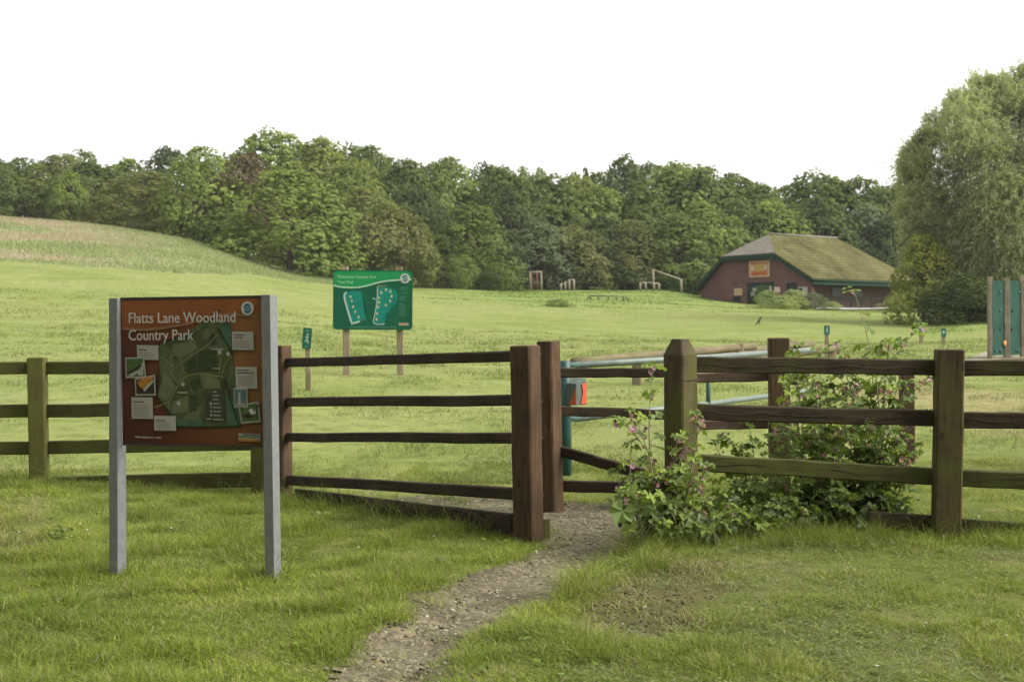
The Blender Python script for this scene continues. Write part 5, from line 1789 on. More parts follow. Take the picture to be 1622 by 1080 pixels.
WOOD = [
    # px, top, base, width px, Y, crown, colour, label
    (-60, 250, 350, 150, 150, 'c', 'mid', 'mid green tree cut off by the left edge above the meadow'),
    (-5, 254, 352, 70, 136, 'd', 'deep', 'dark narrow tree at the very left edge of the wood'),
    (40, 252, 352, 90, 140, 'b', 'mid', 'mid green tree on the hill, second from the left edge'),
    (98, 246, 354, 105, 152, 'f', 'olive', 'olive crown high on the hill behind the two leftmost trees'),
    (128, 240, 352, 90, 158, 'e', 'mid', 'tree with the small pointed top above the left of the meadow'),
    (150, 262, 358, 120, 138, 'a', 'deep', 'broad dark tree standing over the left end of the meadow'),
    (112, 272, 357, 50, 132, 'd', 'bright', 'slim light green tree before the broad dark tree on the hill'),
    (205, 256, 360, 90, 156, 'c', 'bright', 'light green crown on the skyline left of the low olive tree'),
    (262, 238, 372, 85, 150, 'a', 'dark', 'dark round crown on the skyline left of the tall light tree'),
    (230, 274, 368, 130, 131, 'f', 'olive', 'low spreading olive tree at the top of the meadow'),
    (268, 310, 374, 90, 127, 'f', 'olive', 'low olive thicket at the meadow edge below the spreading tree'),
    (322, 236, 412, 112, 126, 'b', 'bright', 'tall light green tree at the meadow edge, left of the copper one'),
    (392, 248, 420, 110, 129, 'd', 'copper', 'brownish copper tree between two green ones above the map board'),
    (350, 330, 418, 90, 124, 'a', 'mid', 'green bushy tree at the meadow edge below the copper tree'),
    (432, 217, 424, 150, 150, 'c', 'bright', 'tallest tree of the wood, its crown highest on the skyline'),
    (520, 228, 436, 140, 152, 'a', 'yel', 'yellow-green tree on the skyline right of the tallest one'),
    (462, 277, 438, 178, 119, 'c', 'bright', 'big round front tree at the meadow edge above the map board'),
    (555, 262, 442, 120, 138, 'e', 'mid', 'mid green tree behind the right side of the big round one'),
    (590, 238, 446, 110, 160, 'd', 'mid', 'crown with ragged twigs on the skyline above the trim trail sign'),
    (575, 300, 442, 120, 122, 'e', 'olive', 'leafy olive tree directly above the trim trail sign'),
    (632, 330, 448, 90, 124, 'e', 'olive', 'narrow olive tree leaning over the right end of the trim trail sign'),
    (655, 262, 452, 120, 156, 'a', 'mid', 'mid green crown right of the ragged one on the skyline'),
    (662, 300, 452, 100, 142, 'd', 'dark', 'dark tree in a gap right of the leaning olive tree'),
    (715, 256, 455, 115, 160, 'd', 'bright', 'light crown on the skyline above the round front tree'),
    (745, 330, 456, 115, 136, 'c', 'mid', 'round front tree midway between the trim trail sign and the climbing frame'),
    (706, 335, 456, 80, 146, 'b', 'deep', 'dark tree tucked left of the round front tree'),
    (765, 262, 456, 90, 164, 'e', 'deep', 'thin-topped tree with bare tips on the skyline'),
    (806, 272, 457, 110, 158, 'a', 'mid', 'mid green crown left of the two pale far trees'),
    (833, 266, 457, 40, 215, 'b', 'pale', 'pale grey-green far tree, left one of the pair on the skyline'),
    (860, 268, 457, 42, 217, 'b', 'pale', 'pale grey-green far tree, right one of the pair on the skyline'),
    (812, 300, 457, 100, 148, 'd', 'dark', 'dark tree behind and right of the round front tree'),
    (872, 286, 458, 130, 160, 'c', 'mid', 'broad crown below the pair of pale far trees'),
    (930, 270, 458, 52, 166, 'cone', 'dark', 'dark pointed conifer on the skyline'),
    (908, 282, 458, 100, 164, 'a', 'yel', 'yellowish crown just left of the conifer'),
    (858, 356, 459, 96, 142, 'd', 'grey', 'greyish tree behind the climbing frame with red ropes'),
    (905, 358, 460, 100, 144, 'e', 'olive', 'olive tree behind the stepped bars'),
    (888, 330, 459, 120, 152, 'a', 'mid', 'mid green tree rising above the climbing frame'),
    (988, 257, 459, 100, 170, 'c', 'deep', 'rounded dark crown on the skyline right of the conifer'),
    (945, 300, 459, 110, 158, 'a', 'bright', 'light green crown sloping below the conifer'),
    (958, 345, 460, 95, 147, 'd', 'dark', 'darkest tree at the centre of the wood behind the low rail'),
    (1000, 350, 460, 75, 145, 'b', 'olive', 'olive tree left of the low timber frame'),
    (1020, 300, 460, 120, 160, 'd', 'mid', 'mid green tree above the low timber frame'),
    (1062, 266, 460, 150, 168, 'a', 'bright', 'broad light crown on the skyline left of the pylon'),
    (1072, 345, 460, 120, 147, 'c', 'mid', 'large leafy tree behind the sloping beam'),
    (1120, 272, 462, 130, 164, 'c', 'mid', 'broad crown directly left of the pylon'),
    (1118, 325, 462, 105, 151, 'a', 'bright', 'light green tree just left of the pavilion eave'),
    (1163, 280, 465, 110, 166, 'd', 'mid', 'crown below the pylon on the falling skyline'),
    (1165, 320, 465, 110, 156, 'e', 'deep', 'dark tree rising behind the grey hip of the pavilion'),
    (1215, 300, 465, 110, 166, 'a', 'mid', 'crown on the dip of the skyline above the pavilion ridge'),
    (1225, 325, 468, 120, 158, 'c', 'bright', 'light tree just behind the pavilion ridge'),
    (1290, 283, 470, 130, 168, 'c', 'mid', 'broad crown on the skyline over the right half of the pavilion roof'),
    (1300, 318, 470, 120, 160, 'd', 'deep', 'dark tree behind the far end of the pavilion ridge'),
    (1362, 290, 470, 120, 168, 'a', 'mid', 'rounded crown on the skyline left of the willow'),
    (1375, 325, 472, 110, 160, 'f', 'grey', 'greyish tree between the pavilion roof and the willow'),
    (1420, 296, 474, 100, 165, 'd', 'mid', 'tree half hidden behind the left side of the willow'),
    (1470, 305, 476, 110, 158, 'a', 'deep', 'dark tree standing behind the middle of the willow'),
    (1545, 300, 478, 120, 156, 'c', 'mid', 'tree standing behind the willow above the climbing wall'),
    (1625, 300, 480, 120, 156, 'd', 'deep', 'tree behind the willow trunk at the right edge'),
    (1710, 300, 480, 130, 156, 'a', 'mid', 'tree behind the willow just outside the right edge'),
    (1412, 350, 474, 80, 156, 'c', 'dark', 'dark tree low behind the left side of the willow'),
]
for i, (px, top, base, w, Y, cr, col, lab) in enumerate(WOOD):
    nm = 'conifer' if cr == 'cone' else 'woodland_tree'
    tree(nm, px, top, base, w * 1.14, Y, cr, col, lab)

BACKROW = [
    (0, 262, 'mid', 'cut off by the left edge'), (75, 262, 'deep', 'between the second and third crowns from the left edge'), (180, 268, 'mid', 'in the dip right of the small pointed top'), (300, 256, 'deep', 'left of the tall light tree'),
    (375, 246, 'mid', 'between the tall light tree and the tallest one'), (478, 236, 'deep', 'in the notch right of the tallest tree'), (562, 240, 'mid', 'left of the ragged crown'), (625, 254, 'deep', 'right of the ragged crown'),
    (690, 268, 'mid', 'left of the light crown above the round front tree'), (785, 270, 'deep', 'beside the bare-tipped tree'), (845, 284, 'mid', 'under the pair of pale far trees'), (955, 276, 'mid', 'right of the conifer'),
    (1030, 268, 'deep', 'between the rounded dark crown and the broad light crown'), (1095, 274, 'mid', 'left of the pylon'), (1190, 296, 'deep', 'right of the pylon'), (1250, 296, 'mid', 'above the right part of the pavilion ridge'), (1330, 292, 'mid', 'above the far end of the pavilion roof'), (1400, 300, 'deep', 'touching the left side of the willow')]
for k, (px, top, col, wh) in enumerate(BACKROW):
    tree('woodland_tree', px, top, 440 if px > 500 else 360, 130, 176 if px > 250 else 166, 'adcb'[k % 4], col, 'crown in the furthest row, ' + wh)

BUSH = [
    (682, 402, 458, 60, 132, 'bush', 'yel', 'light bushy sapling right of the trim trail sign'),
    (655, 408, 456, 46, 128, 'bush', 'olive', 'olive bush at the right edge of the trim trail sign'),
    (733, 404, 458, 50, 131, 'e', 'bright', 'bright upright young bush at the field edge'),
    (710, 425, 458, 40, 133, 'bush', 'mid', 'small bush left of the bright upright one'),
    (792, 418, 459, 66, 131, 'bush', 'mid', 'round green bush left of the climbing frame with red ropes'),
    (765, 430, 458, 36, 134, 'bush', 'yel', 'small yellowish bush between the upright and the round bush'),
    (930, 412, 463, 70, 141, 'bush', 'olive', 'olive bush right of the stepped bars'),
    (955, 452, 464, 40, 140, 'bush', 'yel', 'lowest pale bush at the crest right of the stepped bars'),
    (985, 420, 463, 60, 143, 'bush', 'deep', 'dark low bush behind the crest left of the low timber frame'),
    (1098, 412, 464, 60, 144, 'bush', 'dark', 'dark bush beside the low left eave of the pavilion'),
    (1056, 428, 463, 50, 143, 'bush', 'deep', 'dark bush under the sloping beam'),
    (820, 440, 460, 40, 143, 'bush', 'dark', 'dark low undergrowth left of the climbing frame'),
    (875, 436, 461, 56, 144, 'bush', 'dark', 'dark undergrowth between the climbing frame and the stepped bars'),
]
for b in BUSH:
    tree('bush', b[0], b[1], b[2], b[3] * 1.1, b[4], b[5], b[6], b[7], 'bush', 'bushes along the field edge', False)
for (px, top, base, w, Y, cr, col, lab) in (
        (1218, 461, 483, 38, 113, 'grassy', 'tuss', 'round pale shrub in front of the pavilion doors'),
        (1257, 460, 488, 46, 112, 'grassy', 'tuss', 'tallest tufty shrub in front of the pavilion window'),
        (1237, 470, 486, 44, 110.5, 'grassy', 'tuss', 'low tufty shrub between the two rounder ones'),
        (1287, 465, 489, 40, 112, 'grassy', 'grey', 'greyish tufty shrub at the near corner of the pavilion'),
        (1447, 460, 489, 78, 110, 'grassy', 'tuss', 'domed clump of long grass under the golden bush right of the pavilion'),
        (1316, 478, 489, 30, 112, 'grassy', 'tuss', 'small grassy clump at the foot of the railing'),
        (884, 475, 487, 44, 98, 'grassy', 'mid', 'low dark green clump on the bank in the middle of the field')):
    tree('shrub', px, top, base, w, Y, cr, col, lab, 'shrub', None, False)

# golden bush and dark hedge beside the pavilion, the shrubs under the willow
tree('golden_bush', 1464, 378, 494, 96, 84, 'c', 'gold', 'yellow-green bush hiding the right end of the pavilion', 'bush', None, True)
tree('golden_bush', 1500, 405, 500, 70, 83, 'bush', 'olive', 'olive bush in front of the willow, right of the yellow-green one', 'bush', None, False)
for (px, top, base, w, Y, cr, col, lab) in ((1520, 432, 502, 90, 80, 'bush', 'dark', 'dark shrub under the left side of the willow'),
                                         (1556, 446, 507, 84, 78, 'bush', 'deep', 'low dark shrub left of the climbing wall'),
                                         (1606, 440, 509, 110, 80, 'bush', 'dark', 'dark shrub behind the climbing wall'),
                                         (1675, 410, 510, 120, 92, 'bush', 'deep', 'dark shrub cut off by the right edge under the willow')):
    tree('hedge_shrub', px, top, base, w * 1.1, Y, cr, col, lab, 'shrub', 'dark shrubs under the willow', False)

# ------------------------------------------------------------------ the willow
WLEAF = leaf_mat('willow_leaf', (.315, .345, .205), .5, .15, spec=.05)
YW_ = 86.0
g = gat(1606, YW_)
root = empty('willow', g, 'tall silvery green willow filling the right edge of the picture', 'tree')
s = YW_ / F
base = Vector((0, 0, g.z - at(1606, 498, YW_).z))


def wp(px, py, dy=0): return Vector(((px - 1606) * s, dy, (498 - py) * s))


V, Fc = [], []
tube_data([wp(1607, 510), wp(1606, 470), wp(1608, 400), wp(1606, 330), wp(1612, 250), wp(1618, 170)], [.5, .38, .32, .24, .14, .05], 10, V, Fc)
limbs = [[wp(1606, 440), wp(1590, 424, -1), wp(1566, 396, -2), wp(1545, 350, -2)], [wp(1607, 400), wp(1580, 350, 1), wp(1550, 300, 2), wp(1520, 240, 2)],
         [wp(1608, 390), wp(1640, 330, -1), wp(1680, 270, -2)], [wp(1606, 340), wp(1570, 260, -2), wp(1545, 180, -2)], [wp(1607, 350), wp(1630, 260, 2), wp(1660, 180, 2)],
         [wp(1607, 420), wp(1650, 390, 2), wp(1700, 350, 3)], [wp(1606, 380), wp(1570, 350, -1), wp(1530, 312, 0), wp(1485, 250, 0)], [wp(1607, 365), wp(1600, 300, -4), wp(1590, 240, -5)]]
for l in limbs:
    tube_data(l, [.15, .1, .06, .03][:len(l)], 7, V, Fc)
pyd('trunk', V, Fc, BARK, root, Matrix.Translation(g), True)
wr = np.random.RandomState(77)
# foliage masses: centre column, row, half width, half height in pixels of the photograph at the tree's distance
MASS0 = [(1470, 225, 30, 36), (1452, 262, 22, 40), (1500, 190, 38, 45), (1530, 155, 40, 36), (1580, 150, 42, 42), (1620, 140, 44, 40), (1600, 190, 60, 50), (1540, 215, 55, 55), (1490, 260, 44, 55),
          (1460, 310, 30, 52), (1505, 330, 48, 60), (1560, 290, 60, 60), (1620, 270, 60, 70), (1680, 230, 70, 80), (1680, 160, 55, 50), (1475, 370, 34, 42), (1530, 395, 45, 50), (1580, 370, 50, 55),
          (1640, 365, 60, 60), (1700, 330, 70, 80), (1545, 445, 36, 36), (1595, 432, 40, 36), (1650, 430, 60, 44), (1730, 420, 60, 60), (1565, 122, 14, 14), (1592, 118, 10, 12), (1515, 145, 16, 16), (1640, 112, 18, 14), (1485, 195, 14, 16), (1447, 218, 14, 18), (1440, 244, 12, 20), (1458, 200, 14, 16), (1570, 330, 60, 70), (1640, 310, 90, 90), (1580, 420, 50, 50), (1440, 330, 16, 30)]
for _ in range(46):                          # ragged sprigs along the outline
    t = wr.rand(); ox = np.interp(t, [0, .2, .4, .6, .8, 1], [1432, 1444, 1472, 1515, 1565, 1650]); oy = np.interp(t, [0, .2, .4, .6, .8, 1], [330, 235, 186, 142, 112, 104])
    MASS0.append((ox + wr.uniform(-9, 12), oy + wr.uniform(-10, 16), wr.uniform(7, 13), wr.uniform(10, 18)))
MASS0 = [(m[0], m[1] + (17 if m[0] < 1560 else 7), m[2], m[3]) for m in MASS0]
vol = np.array([m[2] * m[3] * min(m[2], m[3] * 1.2) for m in MASS0], float)
NS = 21000
mi = wr.choice(len(MASS0), NS, p=vol ** .68 / (vol ** .68).sum())
M0 = np.array(MASS0, float)[mi]
moff = wr.uniform(-3.5, 2.5, len(MASS0))[mi] * np.minimum(1, M0[:, 2] / 30)
b3 = unit(wr.normal(size=(NS, 3))) * (wr.rand(NS, 1) ** .42) * .92
c0 = np.stack([(M0[:, 0] - 1606) * s, moff, (498 - M0[:, 1]) * s], -1)
p0 = c0 + b3 * np.stack([M0[:, 2] * s, M0[:, 2] * s * 1.1, M0[:, 3] * s], -1)
outw = unit(p0 - np.array([0, 0, 5.0]))
di = unit(outw * .75 + b3 * .35 + wr.normal(size=(NS, 3)) * .35 + np.array([0, 0, .30]))
L = wr.uniform(.7, 2.1, NS) * np.clip(M0[:, 2] / 38, .5, 1.1)
small = M0[:, 2] < 15
di[small] = unit(di[small] + np.array([0, 0, .9])); drp = np.where(small, wr.uniform(0, .4, NS), wr.uniform(.35, 1.0, NS))
tone = np.clip(.5 + .14 * wr.normal(size=NS) + .10 * wr.normal(size=len(MASS0))[mi], 0, 1)
PP, NN, RD, TT = [], [], [], []
KL = 20
for k in range(KL):
    t = (k + wr.rand(NS)) / KL
    p = p0 + di * (L * t)[:, None] + np.stack([0 * t, 0 * t, -drp * L * t * t], -1) + wr.normal(size=(NS, 3)) * .07
    tg = unit(di + np.stack([0 * t, 0 * t, -2 * drp * t], -1) + wr.normal(size=(NS, 3)) * .45)
    PP.append(p); TT.append(tg); NN.append(unit(outw * .5 + wr.normal(size=(NS, 3)) * .7 + np.array([0, 0, .3]))); RD.append(np.clip(tone + wr.normal(size=NS) * .14, 0, 1))
P = np.concatenate(PP); Tn = np.concatenate(TT); Nn = np.concatenate(NN); rd = np.concatenate(RD)
bn = unit(np.cross(Nn, Tn)); sz = wr.uniform(.06, .135, len(P))[:, None]
V = np.stack([P - Tn * sz, P + bn * sz * .3, P + Tn * sz, P - bn * sz * .3], 1).reshape(-1, 3)
me = np_mesh('crown', V, np.arange(len(V)), 4, {'rnd': ('POINT', 'FLOAT', np.repeat(rd, 4))})
link('crown', me, WLEAF, root, Matrix.Translation(g))

# ------------------------------------------------------------------ unseen trees added behind and beside the viewer to darken the entrance
for i, (x, y, Rx, H, lab) in enumerate(((-15, -10, 6.5, 14, 'tall unseen shade tree added behind the viewer, far left of the entrance'), (-6, -11, 6.5, 15, 'tall unseen shade tree added behind the viewer, opposite the map board'),
                                        (3, -11, 6.5, 15, 'tall unseen shade tree added behind the viewer, opposite the path'), (12, -12, 6.5, 14, 'tall unseen shade tree added behind the viewer, opposite the mallow'),
                                        (-15, 4, 6, 12, 'unseen shade tree added beside the viewer at the left of the entrance'), (-2, -20, 8, 19, 'tallest unseen shade tree added behind the viewer, in the second row'))):
    root = empty('unseen_shade_tree', (x, y, 0), lab, 'tree')
    o = link('crown', CR['abcdac'[i]], None, root, Matrix.Translation((x, y, .6)) @ Matrix.Diagonal((Rx, Rx, (H - .6) / 2, 1))); o.color = (*GC['mid'], 1)
    link('trunk', TR[i % 3], None, root, Matrix.Translation((x, y, 0)) @ Matrix.Diagonal((Rx, Rx, H / 2, 1)))
# ------------------------------------------------------------------ tree mallows and rank weeds by the corner post
ML_LEAF = leaf_mat('mallow_leaf', (.18, .25, .068), .4, .35, spec=.25)
ML_DARK = leaf_mat('mallow_old_leaf', (.075, .105, .036), .25, .3, spec=.35)
ML_STEM = plain('mallow_stem', (.2, .21, .11), .6, .25, 12)
ML_PINK = leaf_mat('mallow_petal', (.5, .29, .4), .35, .2)
ML_FADE = leaf_mat('mallow_faded_bloom', (.33, .22, .24), .25, .3)
mr = random.Random(99)
LOBE = []
for i in range(5):
    a0 = R(-128 + 64 * i)
    LOBE += [(a0 - R(26), .76), (a0 - R(12), .93), (a0, 1.0 if i != 2 else 1.1), (a0 + R(12), .93), (a0 + R(26), .76)]


class Plant:
    def __init__(s, dark=0): s.dark = dark; s.SV, s.SF = [], []; s.LV, s.LF, s.LR = [], [], []; s.DV, s.DF, s.DR = [], [], []; s.FV, s.FF, s.FR = [], [], []; s.OV, s.OF, s.OR = [], [], []

    def stem(s, pts, r0, r1):
        n = len(pts); tube_data(pts, [r0 + (r1 - r0) * i / (n - 1) for i in range(n)], 5, s.SV, s.SF)

    def leaf(s, p, d, size, droop=.4, dark=False):
        """palmate leaf at p; d = outward direction"""
        V, Fc, Rr = (s.DV, s.DF, s.DR) if dark else (s.LV, s.LF, s.LR)
        d = Vector((d.x, d.y, 0)).normalized() if d.length else Vector((1, 0, 0))
        up = Vector((0, 0, 1))
        tip = (d * math.cos(droop) - up * math.sin(droop)).normalized()
        side = tip.cross(up).normalized(); nn = side.cross(tip).normalized()
        roll = mr.uniform(-.5, .5); side, nn = side * math.cos(roll) + nn * math.sin(roll), nn * math.cos(roll) - side * math.sin(roll)
        b = len(V); V.append(tuple(p - nn * size * .1)); rv = mr.random()
        for (a, r) in LOBE:
            q = p + (tip * math.cos(a) + side * math.sin(a)) * size * r * mr.uniform(.92, 1.06)
            fold = .10 * math.cos(5 * a * 1.12) + .14 * r * r
            V.append(tuple(q - nn * size * (fold - .1 + mr.uniform(-.09, .09))))
        n = len(LOBE)
        for i in range(n - 1): Fc.append((b, b + 1 + i, b + 2 + i))
        Rr += [rv] * (n + 1)

    def flower(s, p, d, size, faded=False):
        V, Fc, Rr = (s.OV, s.OF, s.OR) if faded else (s.FV, s.FF, s.FR)
        d = d.normalized(); a = d.orthogonal().normalized(); b_ = d.cross(a); rv = mr.random()
        open_ = .35 if faded else mr.uniform(.7, 1.1)
        for i in range(5):
            w = i * 2 * math.pi / 5 + mr.uniform(-.1, .1); b = len(V)
            ca = a * math.cos(w) + b_ * math.sin(w); cs = -a * math.sin(w) + b_ * math.cos(w)
            out = (ca * open_ + d * .55).normalized()
            for (u, v) in ((0, 0), (.55, .34), (1.0, .36), (.92, 0), (1.0, -.36), (.55, -.34)):
                V.append(tuple(p + (out * u + cs * v) * size))
            Fc.append(tuple(range(b, b + 6))); Rr += [rv] * 6

    def shoot(s, base, tip, nl, lsize, r0=.009, bloom=.5, branches=0, bend=.12, leaf_from=.15):
        side = Vector((mr.uniform(-1, 1), mr.uniform(-1, 1), 0)) * bend * (tip - base).length
        pts = [base.lerp(tip, t) + side * math.sin(math.pi * t) * (1 - .3 * t) + Vector((0, 0, .10 * math.sin(math.pi * t) * Vector((tip.x - base.x, tip.y - base.y, 0)).length)) for t in [i / 8 for i in range(9)]]
        s.stem(pts, r0, r0 * .3)
        ang = mr.uniform(0, 6.28)
        for k in range(nl):
            t = leaf_from + (1 - leaf_from) * (k + mr.random() * .7) / nl
            i = min(int(t * 8), 7); p = pts[i].lerp(pts[i + 1], t * 8 - i)
            ang += 2.4 + mr.uniform(-.3, .3)
            d = Vector((math.cos(ang), math.sin(ang), 0))
            pl = lsize * (1.5 - .9 * t) * mr.uniform(.7, 1.3)
            q = p + d * pl + Vector((0, 0, pl * mr.uniform(.1, .8)))
            s.stem([p, p.lerp(q, .5) + Vector((0, 0, .01)), q], .0025, .0016)
            s.leaf(q, d, lsize * (1.15 - .6 * t) * mr.uniform(.7, 1.25), mr.uniform(.1, .9), (s.dark if s.dark else (.35 if t < .3 else .0)) > mr.random())
            if t > .3 and mr.random() < bloom * 1.35:
                for _ in range(mr.randint(1, 3)):
                    f = p + Vector((mr.uniform(-1, 1), mr.uniform(-1, 1), mr.uniform(-.2, 1))) * .04
                    s.flower(f, Vector((mr.uniform(-1, 1), mr.uniform(-1.2, .4), mr.uniform(.1, .8))), mr.uniform(.018, .028), mr.random() < .62)
        for k in range(3 if nl > 4 else 0):                  # young leaves and buds crowd the tip
            a = mr.uniform(0, 6.28); d = Vector((math.cos(a), math.sin(a), 0)); q = pts[-1] + d * lsize * .5 + Vector((0, 0, mr.uniform(-.03, .02)))
            s.leaf(q, d, lsize * mr.uniform(.4, .65), mr.uniform(.1, .7))
            if mr.random() < bloom: s.flower(pts[-1] + d * .025 - Vector((0, 0, mr.uniform(0, .08))), Vector((mr.uniform(-1, 1), -1, .3)), mr.uniform(.018, .026), mr.random() < .5)
        for k in range(branches):
            t = .3 + .5 * mr.random(); i = int(t * 8); p = pts[i]
            a = mr.uniform(0, 6.28); L = (tip - base).length * mr.uniform(.22, .4)
            q = p + Vector((math.cos(a) * L * .75, math.sin(a) * L * .5, L * mr.uniform(.4, .9)))
            s.shoot(p, q, max(3, nl // 2), lsize * .75, r0 * .55, bloom, 0, bend, .1)

    def build(s, name, loc, label, cat='plant', group=None):
        root = empty(name, loc, label, cat, group)
        M = Matrix.Translation(loc)
        for (nm, V, Fc, Rr, mt) in (('stem', s.SV, s.SF, None, ML_STEM), ('foliage', s.LV, s.LF, s.LR, ML_LEAF), ('old_foliage', s.DV, s.DF, s.DR, ML_DARK), ('blossom', s.FV, s.FF, s.FR, ML_PINK), ('faded_blossom', s.OV, s.OF, s.OR, ML_FADE)):
            if not V: continue
            me = bpy.data.meshes.new(nm); me.from_pydata([tuple(Vector(v) - Vector(loc)) for v in V], [], Fc)
            if Rr is not None:
                a = me.attributes.new('rnd', 'FLOAT', 'POINT'); a.data.foreach_set('value', Rr)
            me.update(); link(nm, me, mt, root, M)
        return root


def G(px, Y):
    return gat(px, Y)


def mallow(px, Y, tips, label, nl=9, ls=.075, bloom=.45, branches=1, extra=0, spread=.3):
    P = Plant(); b = G(px, Y)
    for (tx, ty, dY, *o) in tips:
        st = b + Vector((mr.uniform(-.08, .08), mr.uniform(-.06, .06), 0))
        P.shoot(st, at(tx, ty, Y + dY), o[0] if o else nl, ls, .0085, bloom, branches)
    for k in range(extra):
        a = mr.uniform(0, 6.28); L = mr.uniform(.18, .5)
        P.shoot(b, b + Vector((math.cos(a) * spread * mr.uniform(.4, 1), math.sin(a) * spread * .6, L)), 5, ls * 1.15, .005, .1, 0)
    return P.build('mallow', b, label, 'plant', 'mallow plants round the corner post')


mallow(1057, 8.95, [(1034, 578, -.05, 11), (1100, 652, -.05, 8), (1085, 705, -.1, 8), (1003, 650, .0, 7), (1072, 690, .1, 8), (1118, 735, -.2, 7), (1040, 745, -.2, 7)],
       'tall flowering mallow growing in front of the pointed corner post', 10, .08, .55, 1, 3, .3)
mallow(1022, 8.75, [(978, 742, .1, 6), (1000, 700, .2, 6), (985, 775, -.1, 5)], 'straggling mallow leaning left over the path edge', 6, .07, .35, 0, 3, .25)
P = Plant(); b = G(1010, 8.55)
for (tx, ty, sz) in ((986, 808, .105), (1042, 814, .095), (996, 835, .07), (1000, 768, .06), (1030, 785, .06), (1060, 800, .07)):
    q = at(tx, ty, 8.5); P.shoot(b, q, 1, .03, .005, 0, 0); P.leaf(q, Vector((tx - 1012, -30, 0)), sz, .75, tx > 1035)
P.build('mallow_seedling', b, 'low plant with one big bright leaf drooping over the gravel', 'plant', 'mallow plants round the corner post')
mallow(1345, 9.95, [(1352, 458, .1, 12), (1300, 555, .1, 9), (1325, 545, -.1, 9), (1408, 540, .1, 9), (1385, 560, .2, 8), (1262, 545, .2, 8), (1290, 600, -.1, 8), (1430, 585, .1, 8), (1360, 600, -.1, 9)],
       'tallest mallow, its flowering spike rising above the fence to the pavilion', 17, .09, .45, 3, 4, .4)
mallow(1300, 9.75, [(1240, 600, .1), (1262, 640, -.2), (1310, 620, -.2), (1345, 640, -.25), (1285, 665, -.25), (1330, 690, -.2), (1225, 660, .1)], 'dense mallow under the middle of the right fence, left of the tallest one', 11, .078, .3, 1, 4, .4)
mallow(1385, 9.8, [(1440, 600, .1), (1422, 640, .1), (1462, 700, .0, 6), (1405, 660, -.2), (1375, 680, -.2), (1398, 720, -.2), (1440, 720, -.1, 5)], 'mallow right of the tallest one, leaning towards the square fence post', 13, .075, .3, 2, 4, .35)
mallow(1195, 9.9, [(1150, 690, .2, 6), (1185, 665, .3, 7), (1215, 690, .2, 7), (1170, 705, .1, 7), (1232, 700, .1, 7), (1130, 700, .2, 6)], 'young mallow filling the gap between corner post and dark square post', 8, .08, .08, 1, 8, .45)
mallow(1270, 10.0, [(1256, 560, .2, 8), (1275, 590, .2, 8), (1240, 640, .2, 7), (1290, 640, .2, 8)], 'mallow climbing beside the dark square post behind the fence', 11, .072, .25, 2, 2, .3)
# rank growth at the foot of the fence
spots = [(1075, 8.6), (1110, 8.75), (1140, 8.9), (1165, 9.05), (1195, 9.1), (1225, 9.2), (1255, 9.25), (1285, 9.3), (1315, 9.3), (1345, 9.3), (1375, 9.35), (1405, 9.4), (1130, 9.3), (1210, 9.5), (1270, 9.55), (1330, 9.6)]
adj = ['tangled', 'leafy', 'dark', 'drooping', 'ragged', 'low', 'dense', 'spreading', 'shaded', 'grey-green', 'broad-leaved', 'rightmost', 'straggling', 'thick', 'bushy', 'upright']
where = ['at the foot of the tall flowering mallow', 'just right of the corner post foot', 'under the left end of the lowest right rail', 'right of the corner post under the lowest rail',
         'below the young mallow', 'before the foot of the dark square post', 'below the dense mallow on the left', 'below the dense mallow at its middle', 'under the mossiest part of the lowest rail', 'straight below the tallest mallow spike',
         'below the large reaching leaf', 'nearest to the square right fence post', 'behind the lowest rail beside the corner post', 'behind the lowest rail below the young mallow', 'behind the lowest rail left of the tallest mallow', 'behind the lowest rail at the foot of the tallest mallow']
for i, (px, Y) in enumerate(spots):
    Y += .22 if i < 12 else .1
    P = Plant(.38); b = G(px, Y)
    for k in range(4 if i < 4 else 6):
        a = mr.uniform(0, 6.28); L = mr.uniform(.12, .36) * (1.0 if i < 12 else 1.25)
        P.shoot(b + Vector((mr.uniform(-.12, .12), mr.uniform(-.08, .08), 0)), b + Vector((math.cos(a) * .24 * mr.uniform(.3, 1), math.sin(a) * .2, L)), mr.randint(3, 6), mr.uniform(.045, .08), .004, .03, 0)
    # darker, older leaves dominate low down
    P.build('weed_clump', b, f'{adj[i]} dark-leaved clump {where[i]}', 'weed', 'weed clumps under the right fence')

# a bright dock on the path edge behind the panel, weeds left
for (px, py, n_, sz, lab) in ((725, 800, 8, .05, 'bright little dock growing in the gravel behind the entrance panel'), (505, 822, 6, .05, 'light green dock in the turf just right of the map board'), (290, 825, 4, .035, 'small bright weed in the turf below the map board'),
                              (95, 852, 10, .055, 'leafy weed clump in the turf left of the map board, among white flowers'), (700, 895, 6, .03, 'small dark weed in the turf left of the path'), (970, 800, 7, .045, 'yellowish weed at the foot of the inner fence by the teal post')):
    x, y = flat(px, py); P = Plant(); b = Vector((x, y, hf(x, y)))
    for k in range(n_):
        a = mr.uniform(0, 6.28); q = b + Vector((math.cos(a) * sz * 1.6, math.sin(a) * sz * 1.6, sz * mr.uniform(.5, 1.8)))
        P.shoot(b, q, 2, sz * .6, .003, 0, 0, .05, .6)
    P.build('weed', b, lab, 'weed')
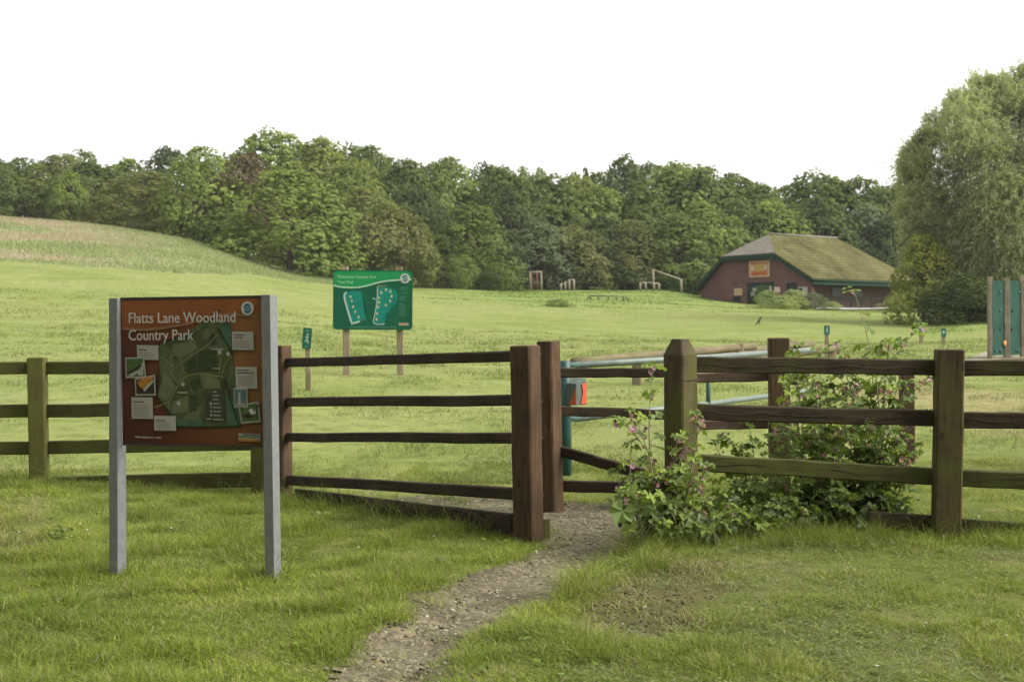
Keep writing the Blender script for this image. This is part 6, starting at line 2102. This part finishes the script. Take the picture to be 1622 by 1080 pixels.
# ------------------------------------------------------------------ overcast daylight
SUN_EL, SUN_AZ = R(40), R(102)               # azimuth from the view direction, to the right
w = bpy.data.worlds.new('World'); scene.world = w; w.use_nodes = True
nt = w.node_tree; bg = nt.nodes['Background']
sky = nt.nodes.new('ShaderNodeTexSky'); sky.sky_type = 'NISHITA'; sky.sun_disc = False
sky.sun_elevation = SUN_EL; sky.sun_rotation = SUN_AZ
sky.air_density = 1.0; sky.dust_density = 4.0; sky.ozone_density = 1.0
hs = nt.nodes.new('ShaderNodeHueSaturation'); hs.inputs['Saturation'].default_value = .12
nt.links.new(sky.outputs[0], hs.inputs['Color'])
mx = nt.nodes.new('ShaderNodeMix'); mx.data_type = 'RGBA'; mx.blend_type = 'MIX'; mx.inputs['Factor'].default_value = .38
nt.links.new(hs.outputs[0], mx.inputs['A']); mx.inputs['B'].default_value = (16, 15.8, 15.2, 1)   # cloud layer evens the sky out
nt.links.new(mx.outputs['Result'], bg.inputs['Color']); bg.inputs['Strength'].default_value = .12
sd = bpy.data.lights.new('sun', 'SUN'); sd.energy = 3.7; sd.angle = R(36); sd.color = (1, .95, .86)
so = bpy.data.objects.new('sun', sd); COL.objects.link(so)
dirv = Vector((math.sin(SUN_AZ) * math.cos(SUN_EL), math.cos(SUN_AZ) * math.cos(SUN_EL), math.sin(SUN_EL)))
so.rotation_euler = (-dirv).to_track_quat('-Z', 'Y').to_euler()
scene.view_settings.view_transform = 'Standard'; scene.view_settings.look = 'None'
scene.view_settings.exposure = 0.6; scene.view_settings.gamma = 1.0

# ------------------------------------------------------------------ the damp air that softens the far wood
bm = bmesh.new(); box_bm(bm, Matrix.Translation((0, 370, 42)), 880, 840, 100)
m = bpy.data.materials.new('damp_air'); m.use_nodes = True; nt = m.node_tree
nt.nodes.remove(nt.nodes['Principled BSDF'])
pv = nt.nodes.new('ShaderNodeVolumePrincipled'); pv.inputs['Density'].default_value = .00016; pv.inputs['Color'].default_value = (.94, .96, 1, 1)
nt.links.new(pv.outputs[0], nt.nodes['Material Output'].inputs['Volume'])
hz_o = bm_obj('haze', bm, m)
tag(hz_o, 'faint pale haze in the air before the far wood', 'haze', kind='stuff')

cam = bpy.data.cameras.new('camera'); co = bpy.data.objects.new('camera', cam); COL.objects.link(co)
cam.sensor_width = 36; cam.lens = 36 * F / 1622; cam.clip_end = 3000; cam.clip_start = .1
bk_ = -_fw
co.matrix_world = Matrix(((RTV.x, UPV.x, bk_.x, EYE.x), (RTV.y, UPV.y, bk_.y, EYE.y), (RTV.z, UPV.z, bk_.z, EYE.z), (0, 0, 0, 1)))
cam.dof.use_dof = True; cam.dof.focus_distance = 9.6; cam.dof.aperture_fstop = 4.4
scene.camera = co
cy = scene.cycles
cy.max_bounces = 6; cy.diffuse_bounces = 3; cy.glossy_bounces = 2; cy.transmission_bounces = 4; cy.transparent_max_bounces = 8; cy.volume_bounces = 0
try: cy.use_denoising = True
except Exception: pass
